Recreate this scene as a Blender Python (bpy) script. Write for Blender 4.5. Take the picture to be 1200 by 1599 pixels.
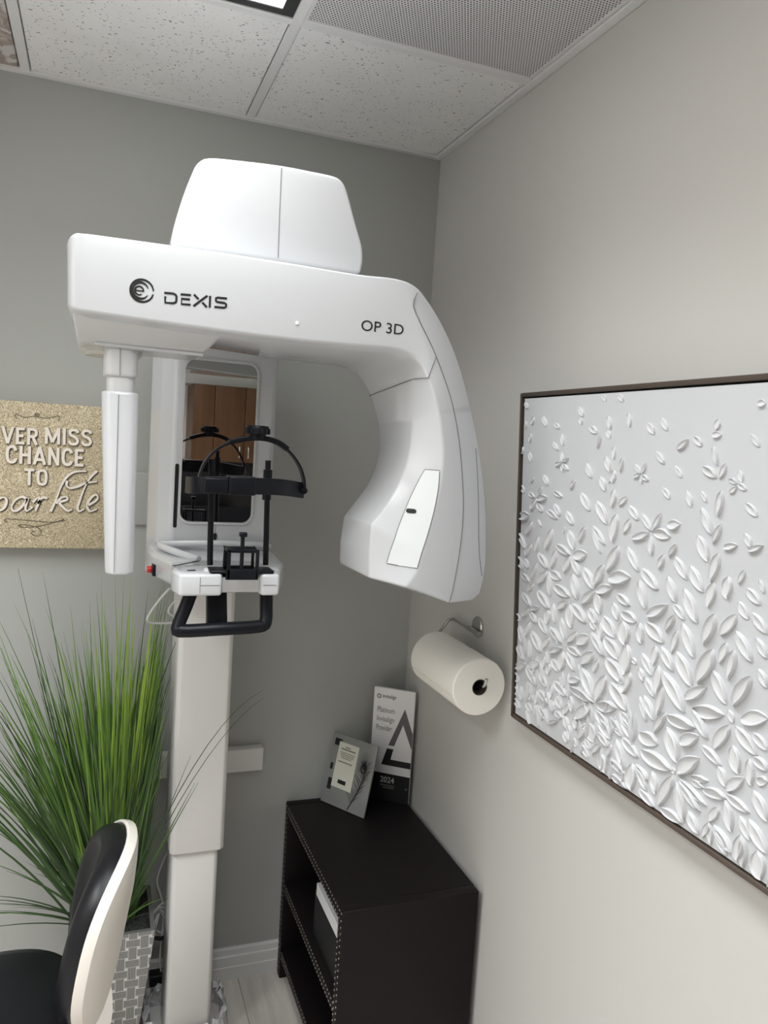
import bpy, bmesh, math, random
from mathutils import Vector, Matrix
V = Vector
for o in list(bpy.data.objects):
    bpy.data.objects.remove(o)
scene = bpy.context.scene
COL = scene.collection

# ---------------------------------------------------------------- camera
cam_data = bpy.data.cameras.new('camera')
cam_data.sensor_width = 36.0
cam_data.lens = 1209.9 / 1599 * 36.0
cam_data.clip_start = 0.05
cam = bpy.data.objects.new('camera', cam_data)
COL.objects.link(cam)
RIGHT = V((0.9364924, -0.3449044, 0.0634266))
UP = V((-0.0298677, 0.1017615, 0.9943604))
FWD = V((0.3494136, 0.9331053, -0.0849973))
m = Matrix((RIGHT, UP, -FWD)).transposed().to_4x4()
m.translation = V((-1.02997, -2.42995, 1.79099))
cam.matrix_world = m
scene.camera = cam

# ---------------------------------------------------------------- light and exposure
LAMP_A, FILL_B, FILL_C, SPREAD = 10.0, 7.0, 29.5, 123.0   # watts, degrees (louvred fixtures); B and C are added fill
GLOW, SPILL = 2.2, 0.08
LAMP_TINT = (0.965, 0.99, 1.0)
scene.view_settings.view_transform = 'Standard'
scene.view_settings.look = 'None'
scene.view_settings.gamma = 1.0
scene.view_settings.exposure = 0.40
world = bpy.data.worlds.new('world')
scene.world = world
world.use_nodes = True
world.node_tree.nodes['Background'].inputs[0].default_value = (0.95, 0.97, 1.0, 1)
world.node_tree.nodes['Background'].inputs[1].default_value = SPILL

H = 2.74                       # ceiling height

# ---------------------------------------------------------------- materials
class NT:
    def __init__(s, mat): s.t = mat.node_tree
    def n(s, typ, **kw):
        nd = s.t.nodes.new(typ)
        for k, v in kw.items():
            if k.startswith('i_'):
                key = k[2:]
                key = int(key) if key.isdigit() else key.replace('_', ' ')
                if hasattr(v, 'is_linked') or hasattr(v, 'links'): s.t.links.new(v, nd.inputs[key])
                else: nd.inputs[key].default_value = v
            else: setattr(nd, k, v)
        return nd
    def math(s, op, a, b=0.0, c=None):
        nd = s.t.nodes.new('ShaderNodeMath'); nd.operation = op
        for i, v in enumerate((a, b, c)):
            if v is None: continue
            if hasattr(v, 'links'): s.t.links.new(v, nd.inputs[i])
            else: nd.inputs[i].default_value = v
        return nd.outputs[0]
    def mix(s, f, a, b):
        nd = s.t.nodes.new('ShaderNodeMix'); nd.data_type = 'RGBA'
        for i, v in ((0, f), (6, a), (7, b)):
            if hasattr(v, 'links'): s.t.links.new(v, nd.inputs[i])
            else: nd.inputs[i].default_value = v if not isinstance(v, tuple) else (*v[:3], 1)
        return nd.outputs[2]
    def ramp(s, f, stops):
        nd = s.t.nodes.new('ShaderNodeValToRGB'); s.t.links.new(f, nd.inputs[0])
        e = nd.color_ramp.elements
        while len(e) < len(stops): e.new(0.5)
        for el, (p, c) in zip(e, stops): el.position = p; el.color = (*c, 1) if isinstance(c, tuple) else (c, c, c, 1)
        return nd.outputs[0]
    def link(s, a, b): s.t.links.new(a, b)

def mat(name, color, rough=0.5, metal=0.0, spec=0.5, coat=0.0, bump=0.0, bscale=200, trans=0.0, alpha=1.0):
    ma = bpy.data.materials.new(name); ma.use_nodes = True
    b = ma.node_tree.nodes['Principled BSDF']
    b.inputs['Base Color'].default_value = (*color, 1)
    b.inputs['Roughness'].default_value = rough
    b.inputs['Metallic'].default_value = metal
    b.inputs['Specular IOR Level'].default_value = spec
    b.inputs['Coat Weight'].default_value = coat
    b.inputs['Coat Roughness'].default_value = 0.04
    b.inputs['Transmission Weight'].default_value = trans
    b.inputs['Alpha'].default_value = alpha
    t = NT(ma)
    ge = t.n('ShaderNodeNewGeometry')
    nz = t.n('ShaderNodeTexNoise', i_Vector=ge.outputs['Position'], i_Scale=float(bscale), i_Detail=3.0)
    if bump:
        bp = t.n('ShaderNodeBump', i_Strength=bump, i_Distance=0.002, i_Height=nz.outputs[0])
        t.link(bp.outputs[0], b.inputs['Normal'])
    else:                       # slight unevenness of the finish
        rr = t.math('MULTIPLY_ADD', nz.outputs[0], 0.06, rough - 0.03)
        t.link(rr, b.inputs['Roughness'])
    ma['nt'] = 1
    return ma
def bsdf(ma): return ma.node_tree.nodes['Principled BSDF']

M = {}
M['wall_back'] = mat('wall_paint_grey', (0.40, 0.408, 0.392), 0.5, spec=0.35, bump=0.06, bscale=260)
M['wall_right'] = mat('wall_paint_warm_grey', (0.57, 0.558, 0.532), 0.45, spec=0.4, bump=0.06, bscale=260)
M['wall_far'] = mat('wall_paint_pale', (0.70, 0.68, 0.645), 0.5, spec=0.3, bump=0.06, bscale=260)
M['trim'] = mat('trim_white', (0.72, 0.72, 0.71), 0.4)
M['grid'] = mat('grid_white', (0.74, 0.74, 0.74), 0.45)
M['gap'] = mat('gap_black', (0.012, 0.012, 0.012), 0.8)
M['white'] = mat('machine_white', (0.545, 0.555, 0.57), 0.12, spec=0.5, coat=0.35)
M['white2'] = mat('machine_satin_white', (0.56, 0.565, 0.57), 0.3, spec=0.45)
M['strip'] = mat('strip_white', (0.68, 0.70, 0.705), 0.25)
M['cream'] = mat('machine_column_white', (0.70, 0.69, 0.675), 0.38)
M['seam'] = mat('seam_grey', (0.18, 0.18, 0.18), 0.6)
M['ink'] = mat('ink_black', (0.008, 0.008, 0.009), 0.4)
M['black'] = mat('black_plastic', (0.007, 0.0075, 0.010), 0.36, spec=0.16)
M['blackm'] = mat('black_matte', (0.006, 0.006, 0.007), 0.5)
M['mirror'] = mat('mirror_silver', (0.80, 0.80, 0.79), 0.01, metal=1.0)
M['red'] = mat('button_red', (0.45, 0.01, 0.008), 0.3)
M['clear'] = mat('cloudy_acrylic', (0.62, 0.62, 0.62), 0.2, trans=0.2)
M['led'] = mat('indicator_white', (0.95, 0.95, 0.95), 0.2)
M['cablew'] = mat('cable_white', (0.55, 0.55, 0.54), 0.4)
M['cablel'] = mat('cable_pale', (0.72, 0.72, 0.71), 0.4)
M['cableg'] = mat('cable_grey', (0.36, 0.36, 0.36), 0.4)
M['beige'] = mat('flange_beige', (0.50, 0.49, 0.44), 0.35)
M['vinyl'] = mat('black_vinyl', (0.007, 0.007, 0.009), 0.36, spec=0.25, bump=0.08, bscale=500)
M['shell'] = mat('stool_shell_white', (0.72, 0.68, 0.62), 0.35)
M['chrome'] = mat('chrome', (0.55, 0.55, 0.54), 0.2, metal=1.0)
M['paper'] = mat('paper_towel', (0.90, 0.875, 0.81), 0.9, spec=0.1, bump=0.35, bscale=330)
M['core'] = mat('cardboard_core', (0.05, 0.04, 0.03), 0.9)
M['espresso'] = mat('espresso_leather', (0.008, 0.0062, 0.0065), 0.45, spec=0.16, bump=0.12, bscale=420)
M['darkin'] = mat('bookcase_inside', (0.004, 0.004, 0.005), 0.7)
M['stud'] = mat('nailhead', (0.17, 0.145, 0.135), 0.35, metal=0.8)
M['sheet'] = mat('white_paper', (0.62, 0.62, 0.62), 0.7)
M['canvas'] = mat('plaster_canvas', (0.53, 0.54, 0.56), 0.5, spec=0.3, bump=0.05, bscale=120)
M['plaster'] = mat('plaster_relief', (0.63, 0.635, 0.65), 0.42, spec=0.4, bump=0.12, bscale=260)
M['frame'] = mat('frame_wood', (0.075, 0.057, 0.045), 0.5, bump=0.2, bscale=150)
M['acrylic'] = mat('grey_frame_panel', (0.24, 0.245, 0.235), 0.18, spec=0.5)
M['card'] = mat('pale_card', (0.62, 0.62, 0.53), 0.6)
M['cardink'] = mat('card_ink', (0.16, 0.16, 0.13), 0.6)
M['plq'] = mat('plaque_white', (0.86, 0.86, 0.865), 0.35)
M['plqgrey'] = mat('plaque_grey', (0.10, 0.10, 0.105), 0.35)
M['plqtext'] = mat('plaque_text_grey', (0.17, 0.17, 0.175), 0.4)
M['pale'] = mat('pale_print', (0.5, 0.5, 0.52), 0.4)
M['letter'] = mat('raised_letter_cream', (0.80, 0.74, 0.66), 0.55)
M['letterdk'] = mat('letter_shadow_scroll_brown', (0.06, 0.05, 0.04), 0.6)  # brown of the painted letter shadow and of the scroll lines
M['soil'] = mat('moss_dark', (0.02, 0.022, 0.018), 0.9, bump=1.0, bscale=120)
M['potdark'] = mat('pot_side_dark', (0.12, 0.12, 0.115), 0.6)
M['troffer'] = mat('troffer_rim_grey', (0.03, 0.03, 0.032), 0.5)
M['dark_tile'] = mat('backsplash_black', (0.01, 0.01, 0.012), 0.25)
M['counter'] = mat('counter_beige', (0.42, 0.34, 0.26), 0.35)

# wood floor: pale planks
ma = mat('floor_planks', (0.5, 0.46, 0.41), 0.42); M['floor'] = ma; t = NT(ma)
ge = t.n('ShaderNodeNewGeometry')
sp = t.n('ShaderNodeSeparateXYZ', i_0=ge.outputs['Position'])
mp = t.n('ShaderNodeMapping', i_Vector=ge.outputs['Position']); mp.inputs['Scale'].default_value = (14, 1.6, 1)
gr = t.n('ShaderNodeTexNoise', i_Vector=mp.outputs[0], i_Scale=2.2, i_Detail=6.0, i_Roughness=0.65)
c1 = t.ramp(gr.outputs[0], [(0.3, (0.57, 0.52, 0.475)), (0.7, (0.75, 0.71, 0.66))])
fx = t.math('FRACT', t.math('DIVIDE', sp.outputs[0], 0.18))
ed = t.math('LESS_THAN', fx, 0.012)
t.link(t.mix(ed, c1, (0.2, 0.17, 0.15)), bsdf(ma).inputs['Base Color'])

# fissured ceiling tile, with an optional brown water stain
def tile_mat(name, stain=False):
    ma = mat(name, (0.6, 0.6, 0.6), 0.9, spec=0.1); t = NT(ma)
    ge = t.n('ShaderNodeNewGeometry')
    mp = t.n('ShaderNodeMapping', i_Vector=ge.outputs['Position']); mp.inputs['Scale'].default_value = (1.0, 1.35, 1); mp.inputs['Rotation'].default_value = (0, 0, 0.5)
    nz = t.n('ShaderNodeTexNoise', i_Vector=mp.outputs[0], i_Scale=125.0, i_Detail=2.0, i_Roughness=0.5)
    n2 = t.n('ShaderNodeTexNoise', i_Vector=ge.outputs['Position'], i_Scale=9.0)
    v = t.math('ADD', nz.outputs[0], t.math('MULTIPLY', n2.outputs[0], 0.07))
    hole = t.math('GREATER_THAN', v, 0.712)
    base = t.mix(n2.outputs[0], (0.78, 0.78, 0.775), (0.86, 0.86, 0.855))
    if stain:
        n3 = t.n('ShaderNodeTexNoise', i_Vector=ge.outputs['Position'], i_Scale=11.0, i_Detail=4.0, i_Distortion=1.2)
        st = t.ramp(n3.outputs[0], [(0.42, (0.56, 0.54, 0.52)), (0.5, (0.26, 0.19, 0.15)), (0.6, (0.46, 0.40, 0.35))])
        base = t.mix(0.85, base, st)
    t.link(t.mix(hole, base, (0.20, 0.175, 0.165)), bsdf(ma).inputs['Base Color'])
    bp = t.n('ShaderNodeBump', i_Strength=0.6, i_Distance=0.003, i_Height=t.math('SUBTRACT', 1.0, hole))
    t.link(bp.outputs[0], bsdf(ma).inputs['Normal'])
    return ma
M['tile'] = tile_mat('fissured_tile'); M['tile_stain'] = tile_mat('stained_tile', True)

# perforated return-air grille
ma = mat('perforated_panel', (0.5, 0.5, 0.5), 0.5); M['perf'] = ma; t = NT(ma)
ge = t.n('ShaderNodeNewGeometry'); sp = t.n('ShaderNodeSeparateXYZ', i_0=ge.outputs['Position'])
P = 0.0072
row = t.math('FLOOR', t.math('DIVIDE', sp.outputs[1], P))
ax = t.math('SUBTRACT', t.math('FRACT', t.math('ADD', t.math('DIVIDE', sp.outputs[0], P), t.math('MULTIPLY', t.math('MODULO', row, 2.0), 0.5))), 0.5)
ay = t.math('SUBTRACT', t.math('FRACT', t.math('DIVIDE', sp.outputs[1], P)), 0.5)
rr = t.math('SQRT', t.math('ADD', t.math('MULTIPLY', ax, ax), t.math('MULTIPLY', ay, ay)))
hole = t.math('LESS_THAN', rr, 0.31)
t.link(t.mix(hole, (0.72, 0.72, 0.725), (0.06, 0.05, 0.05)), bsdf(ma).inputs['Base Color'])

# champagne glitter canvas
ma = mat('champagne_glitter', (0.4, 0.33, 0.2), 0.45); M['glitter'] = ma; t = NT(ma)
ge = t.n('ShaderNodeNewGeometry')
vo = t.n('ShaderNodeTexVoronoi', i_Vector=ge.outputs['Position'], i_Scale=620.0)
vs = t.n('ShaderNodeSeparateColor', i_0=vo.outputs['Color'])
cc = t.ramp(vs.outputs[0], [(0.0, (0.27, 0.215, 0.13)), (0.45, (0.55, 0.46, 0.30)), (0.85, (0.72, 0.62, 0.44)), (1.0, (0.92, 0.86, 0.70))])
t.link(cc, bsdf(ma).inputs['Base Color'])
t.link(t.math('GREATER_THAN', vs.outputs[1], 0.72), bsdf(ma).inputs['Metallic'])
nm = t.n('ShaderNodeVectorMath', operation='SUBTRACT', i_0=vo.outputs['Color']); nm.inputs[1].default_value = (0.5, 0.5, 0.5)
sc = t.n('ShaderNodeVectorMath', operation='SCALE', i_0=nm.outputs[0]); sc.inputs['Scale'].default_value = 0.9
ad = t.n('ShaderNodeVectorMath', operation='ADD', i_0=sc.outputs[0], i_1=ge.outputs['Normal'])
no = t.n('ShaderNodeVectorMath', operation='NORMALIZE', i_0=ad.outputs[0])
t.link(no.outputs[0], bsdf(ma).inputs['Normal'])

# basket-weave planter (uses the pot's own UVs, in metres)
ma = mat('basket_weave', (0.4, 0.4, 0.4), 0.6); M['weave'] = ma; t = NT(ma)
uv = t.n('ShaderNodeUVMap'); sp = t.n('ShaderNodeSeparateXYZ', i_0=uv.outputs[0])
PU = 0.031
u = t.math('DIVIDE', sp.outputs[0], PU); v = t.math('DIVIDE', sp.outputs[1], PU)
par = t.math('MODULO', t.math('ADD', t.math('FLOOR', u), t.math('FLOOR', v)), 2.0)
fu = t.math('ABSOLUTE', t.math('SUBTRACT', t.math('FRACT', u), 0.5)); fv = t.math('ABSOLUTE', t.math('SUBTRACT', t.math('FRACT', v), 0.5))
npar = t.math('SUBTRACT', 1.0, par)
nu, nv = t.math('LESS_THAN', fu, 0.35), t.math('LESS_THAN', fv, 0.35)
eu, ev = t.math('GREATER_THAN', fu, 0.40), t.math('GREATER_THAN', fv, 0.40)
# a tall strip fills its own cell and reaches into the cells above and below; a wide strip does the same sideways
vert = t.math('ADD', t.math('MULTIPLY', par, nu), t.math('MULTIPLY', npar, t.math('MULTIPLY', nu, ev)))
hori = t.math('ADD', t.math('MULTIPLY', npar, nv), t.math('MULTIPLY', par, t.math('MULTIPLY', nv, eu)))
inside = t.math('MINIMUM', t.math('ADD', vert, hori), 1.0)
st_v = t.math('GREATER_THAN', t.math('SINE', t.math('MULTIPLY', u, 44.0)), 0.35)
st_h = t.math('GREATER_THAN', t.math('SINE', t.math('MULTIPLY', v, 44.0)), 0.35)
st = t.math('ADD', t.math('MULTIPLY', vert, st_v), t.math('MULTIPLY', hori, st_h))
cell = t.mix(st, (0.30, 0.30, 0.29), (0.13, 0.13, 0.12))
t.link(t.mix(inside, (0.62, 0.61, 0.59), cell), bsdf(ma).inputs['Base Color'])

# grass blades: green varies from blade to blade
ma = mat('grass_blade', (0.1, 0.2, 0.03), 0.42, spec=0.4); M['grass'] = ma; t = NT(ma)
at = t.n('ShaderNodeAttribute', attribute_name='blade_tint')
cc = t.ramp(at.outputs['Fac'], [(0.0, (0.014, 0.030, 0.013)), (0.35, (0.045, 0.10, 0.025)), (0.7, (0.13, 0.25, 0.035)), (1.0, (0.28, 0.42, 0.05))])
t.link(cc, bsdf(ma).inputs['Base Color'])

# wood of the cabinets seen in the mirror
ma = mat('maple_brown', (0.2, 0.1, 0.04), 0.4); M['wood'] = ma; t = NT(ma)
ge = t.n('ShaderNodeNewGeometry')
mp = t.n('ShaderNodeMapping', i_Vector=ge.outputs['Position']); mp.inputs['Scale'].default_value = (16, 16, 1.2)
gr = t.n('ShaderNodeTexNoise', i_Vector=mp.outputs[0], i_Scale=2.0, i_Detail=5.0)
t.link(t.ramp(gr.outputs[0], [(0.3, (0.080, 0.034, 0.0105)), (0.7, (0.115, 0.051, 0.018))]), bsdf(ma).inputs['Base Color'])

# bubble wrap
ma = mat('bubble_wrap', (0.85, 0.86, 0.89), 0.15, spec=0.6, alpha=0.75); M['bubble'] = ma; t = NT(ma)
ge = t.n('ShaderNodeNewGeometry')
vo = t.n('ShaderNodeTexVoronoi', i_Vector=ge.outputs['Position'], i_Scale=90.0)
bp = t.n('ShaderNodeBump', i_Strength=0.8, i_Distance=0.004, i_Height=vo.outputs[0], invert=True)
t.link(bp.outputs[0], bsdf(ma).inputs['Normal'])

# lit diffuser of the ceiling lights
def lamp_mat(name, k):
    ma = bpy.data.materials.new(name); ma.use_nodes = True
    b = bsdf(ma); b.inputs['Base Color'].default_value = (0.9, 0.9, 0.9, 1)
    b.inputs['Emission Color'].default_value = (1.0, 0.985, 0.96, 1); b.inputs['Emission Strength'].default_value = k
    return ma
M['lamp'] = lamp_mat('lit_diffuser', GLOW)

# ---------------------------------------------------------------- object helpers
def wloc(o):
    return o.get('_w') and V(o['_w']) or V((0, 0, 0))
def attach(o, w, parent):
    o.location = w; o['_w'] = tuple(w)
    if parent is not None:
        o.parent = parent
        o.matrix_parent_inverse = Matrix.Translation(-wloc(parent))
    COL.objects.link(o)
def tag(o, label=None, cat=None, group=None, kind=None):
    if label: o['label'] = label
    if cat: o['category'] = cat
    if group: o['group'] = group
    if kind: o['kind'] = kind
    return o
def thing(name, loc, label, cat, group=None):
    o = bpy.data.objects.new(name, None); o.empty_display_size = 0.05
    attach(o, V(loc), None)
    return tag(o, label, cat, group)
def finish(name, bm, ma, parent=None, smooth=40, bevel=0.0, seg=3, ang=35, tri=False):
    bmesh.ops.remove_doubles(bm, verts=bm.verts, dist=1e-6)
    bmesh.ops.recalc_face_normals(bm, faces=bm.faces)
    if bevel:
        es = [e for e in bm.edges if len(e.link_faces) == 2 and e.calc_face_angle(0) > math.radians(ang)]
        bmesh.ops.bevel(bm, geom=es, offset=bevel, segments=seg, profile=0.5, affect='EDGES', clamp_overlap=True)
    if tri: bmesh.ops.triangulate(bm, faces=bm.faces)
    xs = [v.co for v in bm.verts]
    c = V(((min(v.x for v in xs) + max(v.x for v in xs)) / 2, (min(v.y for v in xs) + max(v.y for v in xs)) / 2, min(v.z for v in xs)))
    for v in bm.verts: v.co -= c
    me = bpy.data.meshes.new(name); bm.to_mesh(me); bm.free()
    if smooth:
        for p in me.polygons: p.use_smooth = True
        me.set_sharp_from_angle(angle=math.radians(smooth))
    mats = ma if isinstance(ma, list) else [ma]
    for a in mats: me.materials.append(a)
    o = bpy.data.objects.new(name, me)
    attach(o, c, parent)
    return o
def b_box(bm, x0, x1, y0, y1, z0, z1, mi=0):
    vs = [bm.verts.new(p) for p in ((x0, y0, z0), (x1, y0, z0), (x1, y1, z0), (x0, y1, z0), (x0, y0, z1), (x1, y0, z1), (x1, y1, z1), (x0, y1, z1))]
    for f in ((0, 3, 2, 1), (4, 5, 6, 7), (0, 1, 5, 4), (1, 2, 6, 5), (2, 3, 7, 6), (3, 0, 4, 7)):
        bm.faces.new([vs[i] for i in f]).material_index = mi
    return vs
def box(name, x0, x1, y0, y1, z0, z1, ma, parent=None, bevel=0.0, seg=3):
    bm = bmesh.new(); b_box(bm, x0, x1, y0, y1, z0, z1)
    return finish(name, bm, ma, parent, bevel=bevel, seg=seg)
def b_hex(bm, pts):
    vs = [bm.verts.new(p) for p in pts]
    for f in ((0, 3, 2, 1), (4, 5, 6, 7), (0, 1, 5, 4), (1, 2, 6, 5), (2, 3, 7, 6), (3, 0, 4, 7)):
        bm.faces.new([vs[i] for i in f])
def cat_rom(p, n, closed=False):
    p = [V(q) for q in p]; out = []
    N = len(p)
    for i in range(N if closed else N - 1):
        g = (lambda k: p[k % N]) if closed else (lambda k: p[max(0, min(N - 1, k))])
        a, b, c, d = g(i - 1), g(i), g(i + 1), g(i + 2)
        for k in range(n):
            t = k / n
            out.append(0.5 * ((2 * b) + (c - a) * t + (2 * a - 5 * b + 4 * c - d) * t * t + (3 * b - a - 3 * c + d) * t ** 3))
    if not closed: out.append(p[-1])
    return out
def b_sweep(bm, pts, r, seg=10, flat=None, upv=None, taper=None, cap=True):
    """round (r) or flat=(w,h) section swept along pts"""
    pts = [V(q) for q in pts]; rings = []; prev = None
    for i, p in enumerate(pts):
        d = (pts[min(i + 1, len(pts) - 1)] - pts[max(i - 1, 0)]).normalized()
        if upv is not None: a = V(upv)
        else: a = prev if prev is not None else (V((0, 0, 1)) if abs(d.z) < 0.9 else V((0, 1, 0)))
        s = d.cross(a).normalized(); a = s.cross(d).normalized(); prev = a
        k = taper[i] if taper else 1.0
        if flat: sec = [(-flat[0], -flat[1]), (flat[0], -flat[1]), (flat[0], flat[1]), (-flat[0], flat[1])]
        else: sec = [(r * math.cos(2 * math.pi * j / seg), r * math.sin(2 * math.pi * j / seg)) for j in range(seg)]
        rings.append([bm.verts.new(p + s * (q[0] * k) + a * (q[1] * k)) for q in sec])
    n = len(rings[0])
    for a, b in zip(rings, rings[1:]):
        for j in range(n): bm.faces.new((a[j], a[(j + 1) % n], b[(j + 1) % n], b[j]))
    if cap: bm.faces.new(rings[0][::-1]); bm.faces.new(rings[-1])
def tube(name, pts, r, ma, parent=None, seg=10, smooth_n=0, **kw):
    bm = bmesh.new()
    if smooth_n: pts = cat_rom(pts, smooth_n)
    bev = kw.pop('bevel', 0.0)
    b_sweep(bm, pts, r, seg, **kw)
    return finish(name, bm, ma, parent, bevel=bev)
def b_lathe(bm, prof, c, axis=V((0, 0, 1)), seg=28):
    axis = V(axis).normalized(); a = V((1, 0, 0)) if abs(axis.x) < 0.9 else V((0, 1, 0))
    s = axis.cross(a).normalized(); u = axis.cross(s); rings = []
    for r, h in prof:
        rings.append([bm.verts.new(V(c) + axis * h + (s * math.cos(2 * math.pi * j / seg) + u * math.sin(2 * math.pi * j / seg)) * max(r, 1e-5)) for j in range(seg)])
    for a_, b_ in zip(rings, rings[1:]):
        for j in range(seg): bm.faces.new((a_[j], a_[(j + 1) % seg], b_[(j + 1) % seg], b_[j]))
    bm.faces.new(rings[0][::-1]); bm.faces.new(rings[-1])
def lathe(name, prof, c, ma, parent=None, axis=(0, 0, 1), seg=28, smooth=40):
    bm = bmesh.new(); b_lathe(bm, prof, c, V(axis), seg)
    return finish(name, bm, ma, parent, smooth=smooth)
def prism(name, pts, vec, ma, parent=None, bevel=0.0, seg=3, ang=35, scale2=1.0):
    """closed outline pts pushed along vec"""
    bm = bmesh.new(); vec = V(vec); c = sum((V(p) for p in pts), V()) / len(pts)
    a = [bm.verts.new(p) for p in pts]; b = [bm.verts.new(c + (V(p) - c) * scale2 + vec) for p in pts]
    n = len(pts)
    bm.faces.new(a); bm.faces.new(b[::-1])
    for i in range(n): bm.faces.new((a[i], b[i], b[(i + 1) % n], a[(i + 1) % n]))
    return finish(name, bm, ma, parent, bevel=bevel, seg=seg, ang=ang)
def b_ribbon(bm, pts, w, nrm, th=0.0006, closed=False):
    """flat printed or raised stroke of width w lying on a face of normal nrm"""
    pts = [V(p) for p in pts]; nrm = V(nrm).normalized(); N = len(pts); L = []
    for i, p in enumerate(pts):
        q0 = pts[(i - 1) % N] if closed else pts[max(0, i - 1)]
        q1 = pts[(i + 1) % N] if closed else pts[min(N - 1, i + 1)]
        d = (q1 - q0).normalized(); s = nrm.cross(d).normalized()
        ww = w[i] if isinstance(w, list) else w
        L.append([bm.verts.new(p + s * ww / 2), bm.verts.new(p - s * ww / 2), bm.verts.new(p - s * ww / 2 + nrm * th), bm.verts.new(p + s * ww / 2 + nrm * th)])
    for i in range(N if closed else N - 1):
        a, b = L[i], L[(i + 1) % N]
        for j in range(4): bm.faces.new((a[j], a[(j + 1) % 4], b[(j + 1) % 4], b[j]))
    if not closed: bm.faces.new(L[0][::-1]); bm.faces.new(L[-1])
def text(name, s, size, org, ux, uy, ma, parent, th=0.0006, bold=0.0, xs=1.0, align='LEFT', shear=0.0, fit=None):
    cu = bpy.data.curves.new(name, 'FONT'); cu.body = s; cu.size = 1.0; cu.extrude = 0.5; cu.offset = bold; cu.shear = shear
    cu.align_x = align; cu.resolution_u = 4
    tmp = bpy.data.objects.new('tmp', cu); COL.objects.link(tmp)
    me = bpy.data.meshes.new_from_object(tmp.evaluated_get(bpy.context.evaluated_depsgraph_get()))
    bpy.data.objects.remove(tmp); bpy.data.curves.remove(cu)
    ux = V(ux).normalized(); uy = V(uy).normalized(); nz = ux.cross(uy)
    if fit:
        mx = max(v.co.x for v in me.vertices); mn = min(v.co.x for v in me.vertices); xs = fit / (mx - mn) / size
    bm = bmesh.new(); bm.from_mesh(me); bpy.data.meshes.remove(me)
    for v in bm.verts:
        v.co = V(org) + ux * (v.co.x * size * xs) + uy * (v.co.y * size) + nz * ((v.co.z + 0.5) * th)
    return finish(name, bm, ma, parent, smooth=0)

# ---------------------------------------------------------------- room
XL, YF = -2.6, -3.55           # left wall and front wall (behind the camera)
def struct(o): o['kind'] = 'structure'; return o
struct(box('floor', XL - .1, .1, YF - .1, .1, -.1, 0, M['floor']))
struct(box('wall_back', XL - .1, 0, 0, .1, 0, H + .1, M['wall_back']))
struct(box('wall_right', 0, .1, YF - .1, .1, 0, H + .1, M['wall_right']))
struct(box('wall_left', XL - .1, XL, YF, 0, 0, H + .1, M['wall_far']))
struct(box('wall_front', XL, 0, YF - .1, YF, 0, H + .1, M['wall_far']))
struct(box('ceiling', XL - .1, .1, YF - .1, .1, H + .012, H + .1, M['tile']))
def baseboard(name, a, b, n):
    """three-step moulded skirting board from a to b along a wall of inward normal n"""
    bm = bmesh.new(); a = V(a); b = V(b); n = V(n)
    prof = [(0, 0), (.016, 0), (.016, .042), (.0135, .045), (.0135, .077), (.010, .081), (.010, .100), (.006, .106), (0, .106)]
    A = [bm.verts.new(a + n * p[0] + V((0, 0, p[1]))) for p in prof]; B = [bm.verts.new(b + n * p[0] + V((0, 0, p[1]))) for p in prof]
    k = len(prof)
    for i in range(k): bm.faces.new((A[i], A[(i + 1) % k], B[(i + 1) % k], B[i]))
    bm.faces.new(A[::-1]); bm.faces.new(B)
    return struct(finish(name, bm, M['trim'], smooth=20))
baseboard('baseboard_back', (XL, 0, 0), (-.016, 0, 0), (0, -1, 0))
baseboard('baseboard_right', (0, 0, 0), (0, YF, 0), (-1, 0, 0))
baseboard('baseboard_left', (XL, YF, 0), (XL, -.016, 0), (1, 0, 0))
# suspended-ceiling grid
GX = [-.022, -.632, -1.242, -1.852, -2.462]
GY = [-.597, -1.205, -1.813, -2.421, -3.029]
bm = bmesh.new()
for x in GX[1:]: b_box(bm, x - .012, x + .012, YF, -.001, H - .004, H + .008)
for y in GY: b_box(bm, XL, -.001, y - .012, y + .012, H - .0036, H + .0076)
struct(finish('trim_1', bm, M['grid'], smooth=20, bevel=.0012, seg=1))
bm = bmesh.new()
b_box(bm, XL, -.0005, -.022, -.0005, H - .006, H + .008); b_box(bm, -.024, -.0005, YF, -.022, H - .006, H + .008)
struct(finish('trim_2', bm, M['grid'], smooth=20, bevel=.0012, seg=1))

# ceiling panels in view
def tile(x0, x1, y0, y1, ma, label):
    o = box('ceiling_tile', x0, x1, y0, y1, H + .0005, H + .0115, ma, bevel=.002, seg=1)
    tag(o, label, 'ceiling tile', 'ceiling tiles next to the back wall')
tile(-.618, -.026, -.583, -.024, M['tile'], 'speckled white ceiling tile in the room corner above the machine')
tile(-1.228, -.646, -.583, -.024, M['tile'], 'speckled white ceiling tile left of the corner tile, between two grid bars')
tile(-1.838, -1.258, -.583, -.024, M['tile_stain'], 'brown water-stained ceiling tile at the left edge of the photo')
g = thing('ceiling_grille', (-.325, -.9, H), 'perforated white return-air panel set in the ceiling beside the right wall', 'vent')
box('perforated_panel', -.612, -.034, -1.186, -.617, H + .001, H + .009, M['perf'], g)
bm = bmesh.new()
for a in ((-.62, -.612, -1.193, -.609), (-.034, -.026, -1.193, -.609), (-.612, -.034, -1.193, -1.186), (-.612, -.034, -.617, -.609)): b_box(bm, *a, H - .001, H + .0095)
finish('panel_rim', bm, M['grid'], g)
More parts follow.
